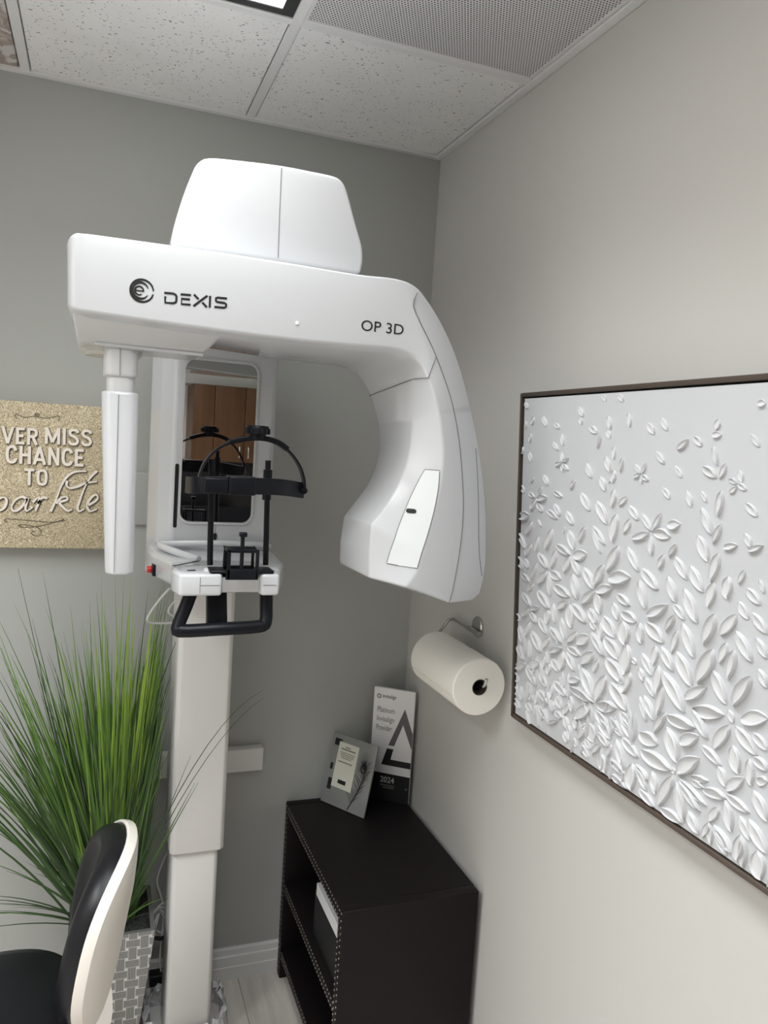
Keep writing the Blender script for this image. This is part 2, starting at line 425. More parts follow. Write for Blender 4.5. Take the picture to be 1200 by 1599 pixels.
def troffer(x0, x1, y0, y1, watts, label):
    lm = M['lamp']
    t_ = thing('ceiling_light', ((x0 + x1) / 2, (y0 + y1) / 2, H), label, 'light')
    bm = bmesh.new()
    for a in ((x0, x0 + .028, y0, y1), (x1 - .028, x1, y0, y1), (x0 + .028, x1 - .028, y0, y0 + .022), (x0 + .028, x1 - .028, y1 - .022, y1)): b_box(bm, *a, H + .0005, H + .0105)
    finish('light_frame', bm, M['troffer'], t_)
    box('diffuser', x0 + .028, x1 - .028, y0 + .022, y1 - .022, H + .003, H + .0095, lm, t_)
    ld = bpy.data.lights.new('lamp', 'AREA'); ld.shape = 'RECTANGLE'; ld.size = x1 - x0 - .06; ld.size_y = y1 - y0 - .05
    ld.energy = watts; ld.spread = math.radians(SPREAD); ld.color = LAMP_TINT
    lo = bpy.data.objects.new('lamp', ld); attach(lo, V(((x0 + x1) / 2, (y0 + y1) / 2, H + .0005)), t_)
troffer(-1.229, -.645, -1.800, -.610, LAMP_A, 'lit ceiling light with a dark frame at the top edge of the photo')
troffer(-1.229, -.645, -2.408, -1.826, FILL_B, 'added square fill light in the ceiling right above the viewer')  # unseen panel, added as fill light
troffer(-2.449, -1.865, -2.408, -1.218, FILL_C, 'added long fill light in the ceiling on the left side of the room')  # second unseen panel, added to fill from the left

# painted plate on the back wall between the sensor and the mirror panel
pl = box('wall_plate', -1.02, -.79, -.012, -.0005, 1.5079, 1.666, M['wall_back'], bevel=.003)
tag(pl, 'grey painted cover plate on the back wall left of the mirror panel', 'wall plate')

# ---------------------------------------------------------------- panoramic x-ray machine
YB = -.93                      # front face of the rotating arm
mach = thing('panoramic_xray_machine', (-.735, -.25, 0), 'tall white dental x-ray machine with a C-shaped arm in the room corner', 'x-ray machine')
# telescopic column
def col_sec(name, x0, x1, y0, y1, z0, z1, ma, ch):
    pts = [(x0 + ch, y0, z0), (x1 - ch, y0, z0), (x1, y0 + ch, z0), (x1, y1, z0), (x0, y1, z0), (x0, y0 + ch, z0)]
    return prism(name, pts, (0, 0, z1 - z0), ma, mach, bevel=.004, seg=2)
col_sec('column_base', -.797, -.668, -.285, -.14, .02, .66, M['cream'], .010)
sl = col_sec('column_sleeve', -.806, -.655, -.300, -.125, .612, 1.50, M['cream'], .011)
box('floor_plate', -.83, -.64, -.32, -.10, 0, .022, M['cream'], mach, bevel=.006)
box('wall_bracket', -.905, -.497, -.040, -.001, .722, .796, M['cream'], mach, bevel=.003)
box('bracket_arm', -.78, -.69, -.13, -.035, .725, .79, M['cream'], mach, bevel=.003)
tube('column_screw', [(-.668, -.2, .545), (-.660, -.2, .545)], .008, M['cream'], mach)
# carriage: upright panel that holds the mirror
YC = -.425
xa, xb = -0.8497, -0.5988
prof = [(xa - .050, -.25), (xa - .052, -.315), (xa - .032, -.385), (xa - .006, YC + .006), (xa + .004, YC), (xb - .006, YC), (xb + .004, YC + .008), (xb + .008, -.36), (xb + .008, -.25)]
zc0 = 1.42
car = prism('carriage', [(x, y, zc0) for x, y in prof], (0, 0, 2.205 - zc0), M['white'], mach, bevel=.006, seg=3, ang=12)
# mirror with rounded corners
def round_rect(x0, x1, z0, z1, r, y, n=8):
    out = []
    for cx, cz, a0 in ((x1 - r, z1 - r, 0), (x0 + r, z1 - r, 90), (x0 + r, z0 + r, 180), (x1 - r, z0 + r, 270)):
        for k in range(n + 1):
            a = math.radians(a0 + 90 * k / n); out.append((cx + r * math.cos(a), y, cz + r * math.sin(a)))
    return out
mx0, mx1 = -0.8287, -0.6503
mz0, mz1 = 1.5692, 1.9737
bm = bmesh.new()
b_ribbon(bm, round_rect(mx0 - .003, mx1 + .003, mz0 - .004, mz1 + .003, 0.0265, YC - .0002), .005, (0, -1, 0), .004, True)
finish('mirror_rim', bm, M['white2'], car)
prism('mirror', round_rect(mx0, mx1, mz0, mz1, .025, YC - .0022), (0, .002, 0), M['mirror'], mach)
# dark slot with its track, latch and joint line
sx = -0.8405
sz0, sz1 = 1.5518, 1.7136
prism('light_slot', round_rect(sx - .0045, sx + .0045, sz0, sz1, .0044, YC - .001), (0, .003, 0), M['ink'], car)
lx, lz = -0.739, 1.531
prism('latch', round_rect(lx - .0045, lx + .0045, lz - .009, lz + .009, .0044, YC - .002), (0, .003, 0), M['ink'], car)
bm = bmesh.new(); b_ribbon(bm, [(lx, YC - .0004, lz + .009), (lx, YC - .0004, mz0 - .008)], .0012, (0, -1, 0), .0004)
finish('joint_line', bm, M['seam'], car, smooth=0)
# shelf: tray that juts out under the mirror
zs = 1.497
sh = [(xa - .05, -.27), (xa - .055, -.40), (xa - .045, -.50), (xa - .012, -.62), (xa - .008, -.70), (xb - .03, -.70), (xb + .0, -.62), (xb + .012, -.50), (xb + .010, -.40), (xb + .008, -.27)]
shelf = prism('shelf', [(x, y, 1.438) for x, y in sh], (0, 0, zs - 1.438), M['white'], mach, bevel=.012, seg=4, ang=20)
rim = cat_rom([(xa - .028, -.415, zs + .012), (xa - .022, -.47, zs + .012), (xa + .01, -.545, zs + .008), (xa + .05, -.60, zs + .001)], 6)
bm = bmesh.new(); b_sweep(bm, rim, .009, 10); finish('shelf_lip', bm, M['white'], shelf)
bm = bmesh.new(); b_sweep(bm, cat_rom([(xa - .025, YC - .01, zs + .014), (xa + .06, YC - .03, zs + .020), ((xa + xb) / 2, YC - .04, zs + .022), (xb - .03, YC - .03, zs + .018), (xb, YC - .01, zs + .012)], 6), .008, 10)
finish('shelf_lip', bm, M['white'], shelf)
# front console
pz0, pz1, py = 1.463, 1.508, -.85
cx0, cx1 = -0.8789, -0.6569
n0, n1 = -0.7823, -0.7003
con = [(cx0, -.80), (cx0 + .012, py), (n0, py), (n0 + .004, py + .03), (n1 - .004, py + .03), (n1, py), (cx1 - .006, py), (cx1, -.82), (cx1 - .012, -.70), (cx1 - .03, -.665), (cx0 + .05, -.665), (cx0 + .01, -.70)]
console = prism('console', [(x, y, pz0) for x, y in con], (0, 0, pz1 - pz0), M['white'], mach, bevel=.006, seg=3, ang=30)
box('clear_insert', n0 + .002, n1 - .002, py + .012, py + .032, pz0 + .006, pz1 - .008, M['clear'], console, bevel=.002)
bm = bmesh.new()
jx = -0.826
b_ribbon(bm, [(jx, py - .0002, pz0 + .006), (jx, py - .0002, pz1 - .006)], .0012, (0, -1, 0), .0004)
zm = (pz0 + pz1) / 2
b_ribbon(bm, [(jx, py - .0002, zm), (n0 - .004, py - .0002, zm)], .0012, (0, -1, 0), .0004)
finish('joint_line', bm, M['seam'], console, smooth=0); bm = bmesh.new()
b_ribbon(bm, [(n1 + .004, py - .0002, zm), (cx1 - .012, py - .0002, zm)], .0012, (0, -1, 0), .0004)
finish('joint_line', bm, M['seam'], console, smooth=0)
bm = bmesh.new(); b_ribbon(bm, [(-0.8709, -0.755, 1.509), (-0.8092, -0.6845, 1.509)], .005, (0, 0, 1), .001)
finish('console_slot', bm, M['ink'], console, smooth=0)
bm = bmesh.new(); b_ribbon(bm, [(-0.8475, -0.8097, 1.509), (-0.8315, -0.8055, 1.509)], .005, (0, 0, 1), .001)
finish('console_mark', bm, M['ink'], console, smooth=0)
# black handle frame under the console
hy = -.81
hp = [(-0.8368, -0.81, 1.4674), (-0.8483, -0.81, 1.4325), (-0.8632, -0.82, 1.3934), (-0.8544, -0.825, 1.3863), (-0.7771, -0.83, 1.3898), (-0.6955, -0.825, 1.3922), (-0.6813, -0.82, 1.4019), (-0.6795, -0.81, 1.4345), (-0.6811, -0.81, 1.4666)]
tube('handle', hp, .014, M['black'], mach, seg=12, smooth_n=4)
prism('handle_post', [(-0.8042, -0.8, 1.468), (-0.7628, -0.8, 1.4678), (-0.7598, -0.815, 1.3816), (-0.8024, -0.815, 1.3826)], (0, .03, 0), M['black'], mach, bevel=.005)
# emergency stop button on the carriage side
eb = (-0.893, -0.5, 1.458)
lathe('stop_button', [(.004, 0), (.0075, .002), (.0085, .006), (.0085, .012), (.006, .015)], (xa - .044, -.50, eb[2]), M['red'], mach, axis=(-1, 0, 0))
box('button_housing', xa - .0475, xa - .03, -.520, -.485, eb[2] - .014, eb[2] + .014, M['black'], mach, bevel=.003)
# head support
ry = -.80
def rod(px0, zt):
    return None
hs_band = cat_rom([(-0.8507, -0.76, 1.6831), (-0.8443, -0.83, 1.6869), (-0.8141, -0.86, 1.6915), (-0.7742, -0.865, 1.6923), (-0.724, -0.86, 1.6927), (-0.6663, -0.84, 1.691), (-0.6063, -0.79, 1.6829)], 6)
head = tube('head_support', hs_band, 0, M['black'], mach, flat=(.0035, .017), upv=(0, 0, 1), bevel=.001)
box('clamp_block', -0.8292, -0.7814, -.875, -.835, 1.6746, 1.7064, M['black'], head, bevel=.003)
box('clamp_block', -0.7814, -0.7274, -.880, -.830, 1.6741, 1.7115, M['black'], head, bevel=.003)
hoop = cat_rom([(-0.8338, -0.83, 1.6795), (-0.8343, -0.825, 1.7039), (-0.8228, -0.815, 1.734), (-0.8006, -0.805, 1.7599), (-0.7729, -0.8, 1.7759), (-0.7401, -0.8, 1.786), (-0.7065, -0.8, 1.7894), (-0.6732, -0.8, 1.7834), (-0.6444, -0.8, 1.7646), (-0.6218, -0.8, 1.737), (-0.6103, -0.8, 1.7085), (-0.6074, -0.8, 1.6822)], 5)
n_ = len(hoop)
bm = bmesh.new(); b_sweep(bm, hoop, 0, flat=(.0022, .010), upv=(0, 1, 0))
finish('hoop', bm, M['black'], head)
bm = bmesh.new(); b_sweep(bm, [p + V((0, 0, .001)) for p in hoop[int(n_ * .36):int(n_ * .72)]], 0, flat=(.0055, .0125), upv=(0, 1, 0)); finish('hoop_pad', bm, M['black'], head, bevel=.002)
kc = (-0.7147, -0.8, 1.7903)
bm = bmesh.new()
b_lathe(bm, [(.017, -.004), (.018, .008), (.024, .0085), (.0245, .021), (.022, .0255), (.001, .0265)], kc, seg=32)
for k in range(14):
    a = 2 * math.pi * k / 14; c_ = V(kc) + V((math.cos(a) * .024, math.sin(a) * .024, .0088)); b_lathe(bm, [(.0032, 0), (.0032, .0112)], c_, seg=6)
finish('knob', bm, M['black'], head)
lathe('hinge', [(.006, -.006), (.0075, -.003), (.0075, .003), (.006, .006)], (-0.6075, -0.8, 1.6836), M['black'], head, axis=(0, 1, 0))
lathe('hinge', [(.006, -.006), (.0075, -.003), (.0075, .003), (.006, .006)], (-0.8371, -0.835, 1.6823), M['black'], head, axis=(0, 1, 0))
def rod(b, t_, r):
    o = tube('support_rod', [b, t_], r, M['black'], head, seg=14)
rod((-0.8011, -0.8, 1.5197), (-0.8069, -0.8, 1.7408), .0062)
rod((-0.6832, -0.8, 1.5204), (-0.6891, -0.8, 1.7444), .0062)
for a in ((-0.8011, -0.8, 1.5197), (-0.6832, -0.8, 1.5204)): lathe('rod_socket', [(.014, 0), (.013, .004), (.009, .006)], (a[0], a[1], pz1 - .001), M['white2'], head)
lathe('rod_collar', [(.0095, -.032), (.0095, .032)], (-0.6885, -0.8, 1.6927), M['black'], head)
# chin rest
chin = box('chin_rest', -0.8061, -0.6732, -.845, -.79, pz1 + .0005, pz1 + .007, M['black'], mach, bevel=.003)
qx0, qx1 = -0.7763, -0.7134
qz0, qz1 = pz1 - .006, 1.5618
bm = bmesh.new()
for a in ((qx0, qx0 + .007, -.870, -.863), (qx1 - .005, qx1, -.870, -.863), (qx0, qx0 + .007, -.822, -.815), (qx1 - .005, qx1, -.822, -.815)): b_box(bm, *a, qz0, qz1)
b_box(bm, qx0, qx1, -.870, -.815, qz1 - .006, qz1)
b_box(bm, qx0, qx1, -.870, -.863, qz0, qz0 + .020); b_box(bm, qx0, qx1, -.822, -.815, qz0, qz0 + .020)
finish('chin_cup', bm, M['black'], chin, bevel=.0015, seg=2)
bxm = (qx0 + qx1) / 2 - .002
tube('bite_post', [(bxm, -.866, qz0), (bxm, -.866, 1.5916)], .0042, M['black'], chin)
box('bite_tip', bxm - .007, bxm + .008, -.874, -.858, 1.5889, 1.5981, M['black'], chin, bevel=.002)
# top cover above the arm
tc = [(-0.9109, -0.86, 2.1438), (-0.9053, -0.86, 2.1828), (-0.891, -0.86, 2.2397), (-0.8751, -0.86, 2.2874), (-0.8652, -0.86, 2.307), (-0.844, -0.86, 2.3197), (-0.7805, -0.86, 2.326), (-0.7047, -0.86, 2.3306), (-0.6393, -0.86, 2.3306), (-0.5964, -0.86, 2.3294), (-0.5783, -0.86, 2.3225), (-0.5663, -0.86, 2.3055), (-0.5447, -0.86, 2.2477), (-0.5262, -0.86, 2.1989), (-0.5229, -0.86, 2.1695), (-0.5268, -0.86, 2.1429)]
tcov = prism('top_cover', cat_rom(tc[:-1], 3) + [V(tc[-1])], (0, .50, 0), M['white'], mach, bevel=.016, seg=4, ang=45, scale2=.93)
bm = bmesh.new(); b_ribbon(bm, [(-0.7045, -0.8602, 2.3251), (-0.7039, -0.8602, 2.2413), (-0.7024, -0.8602, 2.1506)], .0018, (0, -1, 0), .0005)
finish('seam', bm, M['seam'], tcov, smooth=0)
box('neck', -.80, -.58, -.80, -.30, 2.10, 2.175, M['white2'], mach, bevel=.01)

# rotating arm: beam that bends down into the C-shaped tube head
rails = {
'A': [(-1.0952,-0.7,1.978),(-0.8459,-0.7,1.9808),(-0.6348,-0.7,1.9673),(-0.5223,-0.7,1.9652),(-0.4831,-0.7,1.9572),(-0.4636,-0.7,1.9443),(-0.4465,-0.7,1.9236),(-0.4322,-0.7,1.8995),(-0.4207,-0.7,1.8706),(-0.4108,-0.7,1.8413),(-0.4052,-0.7,1.807),(-0.4048,-0.7,1.7768),(-0.412,-0.7,1.7385),(-0.4271,-0.7,1.6998),(-0.4534,-0.7,1.6609),(-0.4825,-0.7,1.6206)] + [(-0.493,-0.715,1.5633),(-0.4913,-0.715,1.5104)],
'B': [(-1.0883,-0.905,1.9874),(-0.8686,-0.905,1.9797),(-0.6832,-0.905,1.9763),(-0.5423,-0.905,1.978),(-0.4783,-0.905,1.9793),(-0.4449,-0.905,1.9707),(-0.4237,-0.905,1.9556),(-0.4134,-0.905,1.9339),(-0.4097,-0.905,1.9022),(-0.4079,-0.905,1.8568),(-0.4084,-0.905,1.8028),(-0.414,-0.905,1.7591),(-0.4259,-0.905,1.7206),(-0.4438,-0.905,1.6845),(-0.4633,-0.905,1.6526),(-0.4858,-0.905,1.6249)] + [(-0.4827,-0.895,1.565),(-0.4804,-0.895,1.5086)],
'C': [(-1.0873,-0.94,1.9939),(-0.8727,-0.94,1.987),(-0.6918,-0.94,1.9841),(-0.5489,-0.94,1.9868),(-0.4753,-0.94,1.9887),(-0.4354,-0.94,1.9805),(-0.4099,-0.94,1.9622),(-0.3936,-0.94,1.9363),(-0.3783,-0.94,1.9061),(-0.3636,-0.94,1.8662),(-0.3529,-0.94,1.8229),(-0.3467,-0.94,1.7803),(-0.3472,-0.94,1.729),(-0.3549,-0.94,1.6744),(-0.3656,-0.94,1.6197),(-0.3792,-0.94,1.5649)] + [(-0.3885,-0.94,1.5306),(-0.4124,-0.94,1.4978)],
'D': [(-1.0893,-0.94,2.0724),(-0.8762,-0.94,2.0711),(-0.6964,-0.94,2.0695),(-0.5542,-0.94,2.0688),(-0.4726,-0.94,2.0699),(-0.4344,-0.94,2.0642),(-0.4156,-0.94,2.0394),(-0.3864,-0.94,1.9945),(-0.3575,-0.94,1.9395),(-0.336,-0.94,1.8909),(-0.3181,-0.94,1.8332),(-0.3064,-0.94,1.7798),(-0.2972,-0.94,1.7216),(-0.2911,-0.94,1.6642),(-0.2915,-0.94,1.5936),(-0.2972,-0.94,1.5309)] + [(-0.3006,-0.935,1.4879),(-0.3076,-0.935,1.4599)],
'E': [(-1.092,-0.91,2.1332),(-0.8755,-0.91,2.1348),(-0.6929,-0.91,2.1335),(-0.5482,-0.91,2.1309),(-0.4696,-0.91,2.1331),(-0.4249,-0.91,2.1242),(-0.3942,-0.91,2.0993),(-0.3586,-0.91,2.056),(-0.3228,-0.91,1.9984),(-0.2913,-0.91,1.9268),(-0.2632,-0.91,1.8465),(-0.2435,-0.91,1.7781),(-0.2283,-0.91,1.7084),(-0.2176,-0.91,1.6377),(-0.2116,-0.91,1.5662),(-0.2132,-0.91,1.5085)] + [(-0.2201,-0.91,1.4766),(-0.238,-0.91,1.4609)],
}
rails['C'][:5] = [V(p) * 1 for p in rails['C'][:5]]; rails['D'][:5] = [V(p) for p in rails['D'][:5]]
for k in 'CDE':
    rails[k] = [V(p) for p in rails[k]]
EYE = V((-1.02997, -2.42995, 1.79099))
for i in range(18):            # flat-fronted beam that turns into the faceted tube head
    f = min(1, max(0, (i - 4) / 5)); f = f * f * (3 - 2 * f)
    for k, y0, y1 in (('B', -.912, -.890), ('C', YB, -.946), ('D', YB, -.931), ('E', YB, -.890)):
        q = V(rails[k][i]) - EYE; rails[k][i] = EYE + q * ((y0 * (1 - f) + y1 * f + 2.42995) / q.y)
rails['F'] = [V((p[0] - (.0 if i < 5 else .012), -.70, p[2] - .004)) for i, p in enumerate(rails['E'])]
for i in (0, 1): rails['A'][i] = (rails['B'][i][0], -.70, rails['B'][i][2])
dense = {}
for k, r in rails.items():
    a = cat_rom(r[:16], 4); 
    ends = [a[-1]] + [V(p) for p in r[16:]]
    for p, q in zip(ends, ends[1:]): a += [p.lerp(q, j / 4) for j in range(1, 5)]
    dense[k] = a
order = 'ABCDEF'
bm = bmesh.new(); secs = []
re_ = .022                     # rounded left end of the beam
for q in range(6):
    th = math.pi / 2 * (1 - q / 6); ins = re_ * (1 - math.cos(th)); dx = -re_ * math.sin(th)
    sec = []
    for k, dy, dz in (('A', -1, 1), ('B', .6, 1), ('C', 1, .6), ('D', 1, 0), ('E', 1, -1), ('F', -1, -1)):
        p = V(dense[k][0]); sec.append(bm.verts.new((p.x + re_ + dx, p.y + dy * ins, p.z + dz * ins)))
    secs.append(sec)
for i in range(1, len(dense['A'])): secs.append([bm.verts.new(dense[k][i]) for k in order])
for a, b in zip(secs, secs[1:]):
    for j in range(6): bm.faces.new((a[j], a[(j + 1) % 6], b[(j + 1) % 6], b[j]))
bm.faces.new(secs[0]); bm.faces.new(secs[-1][::-1])
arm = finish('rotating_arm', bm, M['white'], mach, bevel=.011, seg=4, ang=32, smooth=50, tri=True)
# joint lines that run over the arm
def line(pts, w, ma, off=V((0, -.0016, 0)), name='seam'):
    bm = bmesh.new(); b_sweep(bm, [V(p) + off for p in pts], w, 6); return finish(name, bm, ma, arm)
dd = dense['D'][4 * 5:]
line(cat_rom([(-0.4266, -0.931, 2.1063), (-0.4326, -0.931, 2.0914), (-0.4335, -0.932, 2.0783)], 4) + dd[1:], .0013, M['seam'], V((0, -.0002, 0)))
i7 = 4 * 7
jl = [dense['D'][i7 + 1] + V((0, -.0002, 0)), dense['C'][i7] + V((0, -.0004, 0)), dense['C'][i7].lerp(dense['B'][i7], .8) + V((-.0006, -.0008, 0)), dense['B'][i7] + V((.0003, .0003, 0))]
jl += [dense['B'][i7] * (1 - k / 6) + dense['A'][i7 - 1] * (k / 6) + V((-.0012, 0, -.0006)) for k in range(1, 7)]
line(jl, .0011, M['seam'], V((0, 0, 0)))
# pale inspection strip with a dark oval on the slanted face of the tube head
def on_face(px, i):            # point between rails B and C at station i
    return dense['B'][i] * (1 - px) + dense['C'][i] * px
# lower cover under the left end of the beam
L1, R1 = V((-1.0795, -0.92, 1.9931)), V((-0.8086, -0.92, 1.9834))
L2, R2 = V((-1.0698, -0.87, 1.9454)), V((-0.8426, -0.87, 1.9459))
zt = max(L1.z, R1.z) + .012
bm = bmesh.new()
b_hex(bm, [L2, R2, V((R2.x, -.70, R2.z)), V((L2.x, -.70, L2.z)), L1, R1, V((R1.x, -.70, zt)), V((L1.x, -.70, zt))])
low = finish('lower_cover', bm, M['white2'], mach, bevel=.006, seg=3)
bm = bmesh.new(); b_sweep(bm, [(-1.04, -0.872, 1.946), (-0.9466, -0.872, 1.945), (-0.8428, -0.872, 1.9445)], .0035, 8); finish('cover_lip', bm, M['white'], low)
lathe('sensor_flange', [(.001, 0), (.05, .0), (.056, .006), (.056, .02)], (L2.x + .062, -.80, L2.z - .016), M['beige'], mach)
# sensor column that hangs at the left
def hang(name, px0, px1, ytop, ybot, y, dep, ma, tap=1.0, ch=.012):
    x0, z1 = y_at[name][0], y_at[name][2]; return None
def sensor_seg(name, x0, x1, xb0, xb1, z0, z1, y0, y1, ma, ch=.012, parent=None):
    top = [(x0, y1, z1), (x0, y0 + ch * 1.4, z1), (x0 + ch, y0 + .003, z1), (x0 + (x1 - x0) * .45, y0, z1), (x1 - ch, y0 + .003, z1), (x1, y0 + ch * 1.4, z1), (x1, y1, z1)]
    bot = [(xb0, y1, z0), (xb0, y0 + ch * 1.4, z0), (xb0 + ch, y0 + .003, z0), (xb0 + (xb1 - xb0) * .45, y0, z0), (xb1 - ch, y0 + .003, z0), (xb1, y0 + ch * 1.4, z0), (xb1, y1, z0)]
    bm = bmesh.new(); a = [bm.verts.new(p) for p in top]; b = [bm.verts.new(p) for p in bot]
    bm.faces.new(a); bm.faces.new(b[::-1])
    for i in range(7): bm.faces.new((a[i], b[i], b[(i + 1) % 7], a[(i + 1) % 7]))
    return finish(name, bm, ma, parent or mach, bevel=.006, seg=3, ang=25)
S_ = -.87
s0 = sensor_seg('sensor_column', -1.0261, -0.9575, -1.0086, -0.9547, 1.509, 1.8616, S_, -.77, M['white'])
sensor_seg('sensor_neck', -1.0175, -0.966, -1.0175, -0.966, 1.851, 1.9049, -.865, -.775, M['white2'], ch=.009, parent=s0)
sensor_seg('sensor_collar', -1.0243, -0.9605, -1.0231, -0.9616, 1.8891, 1.952, S_, -.77, M['white2'], ch=.010, parent=s0)
bm = bmesh.new(); b_ribbon(bm, [(-0.9948, -0.8705, 1.8554), (-0.9925, -0.8705, 1.5154)], .0012, (0, -1, 0), .0006); finish('seam', bm, M['seam'], s0, smooth=0)
bm = bmesh.new(); b_ribbon(bm, [(-0.9949, -0.8706, 1.9461), (-0.9937, -0.8706, 1.8903)], .0012, (0, -1, 0), .0006); finish('seam', bm, M['seam'], s0, smooth=0)

# markings on the beam
FX, FZ = V((1, 0, 0)), V((0, 0, 1))
yf = YB - .0003
g0, g1 = V((-0.9236, -0.9303, 2.024)), V((-0.8098, -0.9303, 2.0278))
gh = 2.0469 - g0.z
def strokes(name, polys, w, ma, parent):
    bm = bmesh.new()
    for pl_ in polys: b_ribbon(bm, pl_, w, (0, -1, 0), .0005)
    return finish(name, bm, ma, parent, smooth=0)
bx = V((g1.x - g0.x, 0, 0)); tot = bx.x
bup = V((0, 0, gh * .93))
def gl(o, wd, pts): return [g0 + V((tot * (o + wd * p[0]), 0, 0)) + V((0, 0, (g1.z - g0.z) * (o + wd * p[0]))) + bup * p[1] for p in pts]
lw = gh * .175; e_ = .09
D = [[(0, 1 - e_), (.70, 1 - e_), (.88, .90 - e_), (.94, .72), (.94, .28), (.88, .10 + e_), (.70, e_), (e_, e_), (e_, .62)]]
E_ = [[(0, 1 - e_), (1, 1 - e_)], [(1, e_), (.12, e_), (.12, .54), (.92, .54)]]
X_ = [[(0, 1), (.36, .62)], [(.64, .38), (1, 0)], [(0, 0), (1, 1)]]
I_ = [[(.5, 0), (.5, 1)]]
S2 = [[(1, 1 - e_), (.22, 1 - e_), (.10, .86), (.10, .62), (.22, .53), (.82, .50), (.94, .42), (.94, .18), (.82, e_), (0, e_)]]
pol = []
for o, wd, gg in ((0, .205, D), (.255, .165, E_), (.465, .215, X_), (.70, .05, I_), (.80, .20, S2)): pol += [gl(o, wd, q) for q in gg]
strokes('lettering', pol, lw, M['ink'], arm)
# round emblem: ring with nested crescents
ec = V((-0.9623, -0.9303, 2.0421)); er = (2.0641 - ec.z)
def arc(c, r, a0, a1, n=28): return [c + V((r * math.cos(math.radians(a0 + (a1 - a0) * k / n)), 0, r * math.sin(math.radians(a0 + (a1 - a0) * k / n)))) for k in range(n + 1)]
bm = bmesh.new()
def wv(n, a, b): return [er * (a + (b - a) * math.sin(math.pi * k / n)) for k in range(n + 1)]
b_ribbon(bm, arc(ec, er * .90, 5, 348), wv(28, .12, .20), (0, -1, 0), .0005)
b_ribbon(bm, arc(ec + V((-.14 * er, 0, 0)), er * .66, 20, 332), wv(28, .06, .30), (0, -1, 0), .0006)
b_ribbon(bm, arc(ec + V((-.22 * er, 0, -.02 * er)), er * .34, 0, 305), wv(28, .09, .15), (0, -1, 0), .0007)
b_ribbon(bm, [ec + V((-.5 * er, 0, -.02 * er)), ec + V((.16 * er, 0, -.02 * er))], er * .10, (0, -1, 0), .0007)
finish('emblem', bm, M['ink'], arm, smooth=0)
q0, q1 = V((-0.5436, -0.9303, 2.018)), V((-0.4526, -0.9303, 2.0184))
text('lettering', 'OP 3D', (2.0399 - q0.z) / .73, q0, (q1 - q0), (0, 0, 1), M['ink'], arm, th=.0005, fit=(q1 - q0).length)
lathe('indicator_light', [(.0035, 0), (.0035, .0015), (.002, .002)], (-0.6736, -0.9303, 2.0172), M['led'], arm, axis=(0, -1, 0), seg=14)
# inspection strip
st_px = [(664, 731), (680, 733), (674, 775), (662, 830), (648, 879), (644, 884), (607, 881), (612, 858), (630, 800)]
# cables hanging behind the shelf
tube('cable', [(-0.8393, -0.36, 1.3847), (-0.8664, -0.35, 1.3487), (-0.89, -0.34, 1.3057), (-0.8872, -0.33, 1.2878), (-0.8584, -0.32, 1.2814), (-0.8159, -0.31, 1.2799)], .0032, M['cablew'], mach, smooth_n=5)
tube('cable', [(-0.8049, -0.34, 1.3512), (-0.8283, -0.33, 1.3371), (-0.839, -0.33, 1.3147), (-0.8226, -0.32, 1.2999), (-0.7997, -0.31, 1.2972)], .0026, M['cablew'], mach, smooth_n=5)
from mathutils.bvhtree import BVHTree
_me = arm.data; _o = V(wloc(arm))
bvh = BVHTree.FromPolygons([v.co + _o for v in _me.vertices], [tuple(p.vertices) for p in _me.polygons])
def drop(p, lift=.0016):       # carry a point straight back onto the tube head's surface
    h, n, i, d = bvh.ray_cast(V((p[0], -1.3, p[2])), V((0, 1, 0)))
    if h is None: return V(p)
    if n.y > 0: n = -n
    return h + n * lift
def lerp_list(l, n):
    l = cat_rom(l, 6); return [l[round(k * (len(l) - 1) / (n - 1))] for k in range(n)]
SL = lerp_list([(-0.3782,-0.92,1.7467),(-0.3895,-0.92,1.7204),(-0.4107,-0.92,1.668),(-0.4301,-0.92,1.6131),(-0.4417,-0.92,1.572),(-0.4477,-0.92,1.5433)], 40)
SR = lerp_list([(-0.3537,-0.92,1.7466),(-0.3547,-0.92,1.711),(-0.3616,-0.92,1.6627),(-0.3727,-0.92,1.6115),(-0.3832,-0.92,1.5727),(-0.3912,-0.92,1.5395)], 40)
bm = bmesh.new(); rows = []
for a, b in zip(SL, SR): rows.append([bm.verts.new(drop(V(a) * (1 - k / 12) + V(b) * (k / 12))) for k in range(13)])
for p, q in zip(rows, rows[1:]):
    for k in range(12): bm.faces.new((p[k], p[k + 1], q[k + 1], q[k]))
strip = finish('inspection_strip', bm, M['strip'], arm, smooth=60)
loop_ = [drop(p, .0012) for p in SL] + [drop(p, .0012) for p in SR[::-1]] + [drop(SL[0], .0012)]
bm = bmesh.new(); b_sweep(bm, loop_, .0009, 6); finish('seam', bm, M['seam'], strip)
oc = V((-0.4026, -0.92, 1.6574)); bm = bmesh.new()
c0 = bm.verts.new(drop(oc, .0028)); rg = [bm.verts.new(drop(oc + V((.0095 * math.copysign(abs(math.cos(a)) ** .6, math.cos(a)), 0, .0048 * math.copysign(abs(math.sin(a)) ** .8, math.sin(a)))), .0026)) for a in [2 * math.pi * k / 24 for k in range(24)]]
for k in range(24): bm.faces.new((c0, rg[k], rg[(k + 1) % 24]))
finish('dark_window', bm, M['ink'], strip)
line([drop(p, .0003) for p in lerp_list([(-0.2511,-0.9,1.7983),(-0.2404,-0.9,1.7072),(-0.2288,-0.9,1.5861),(-0.2167,-0.9,1.5357),(-0.21,-0.9,1.5139)], 12)], .0010, M['seam'], V((0, 0, 0)))


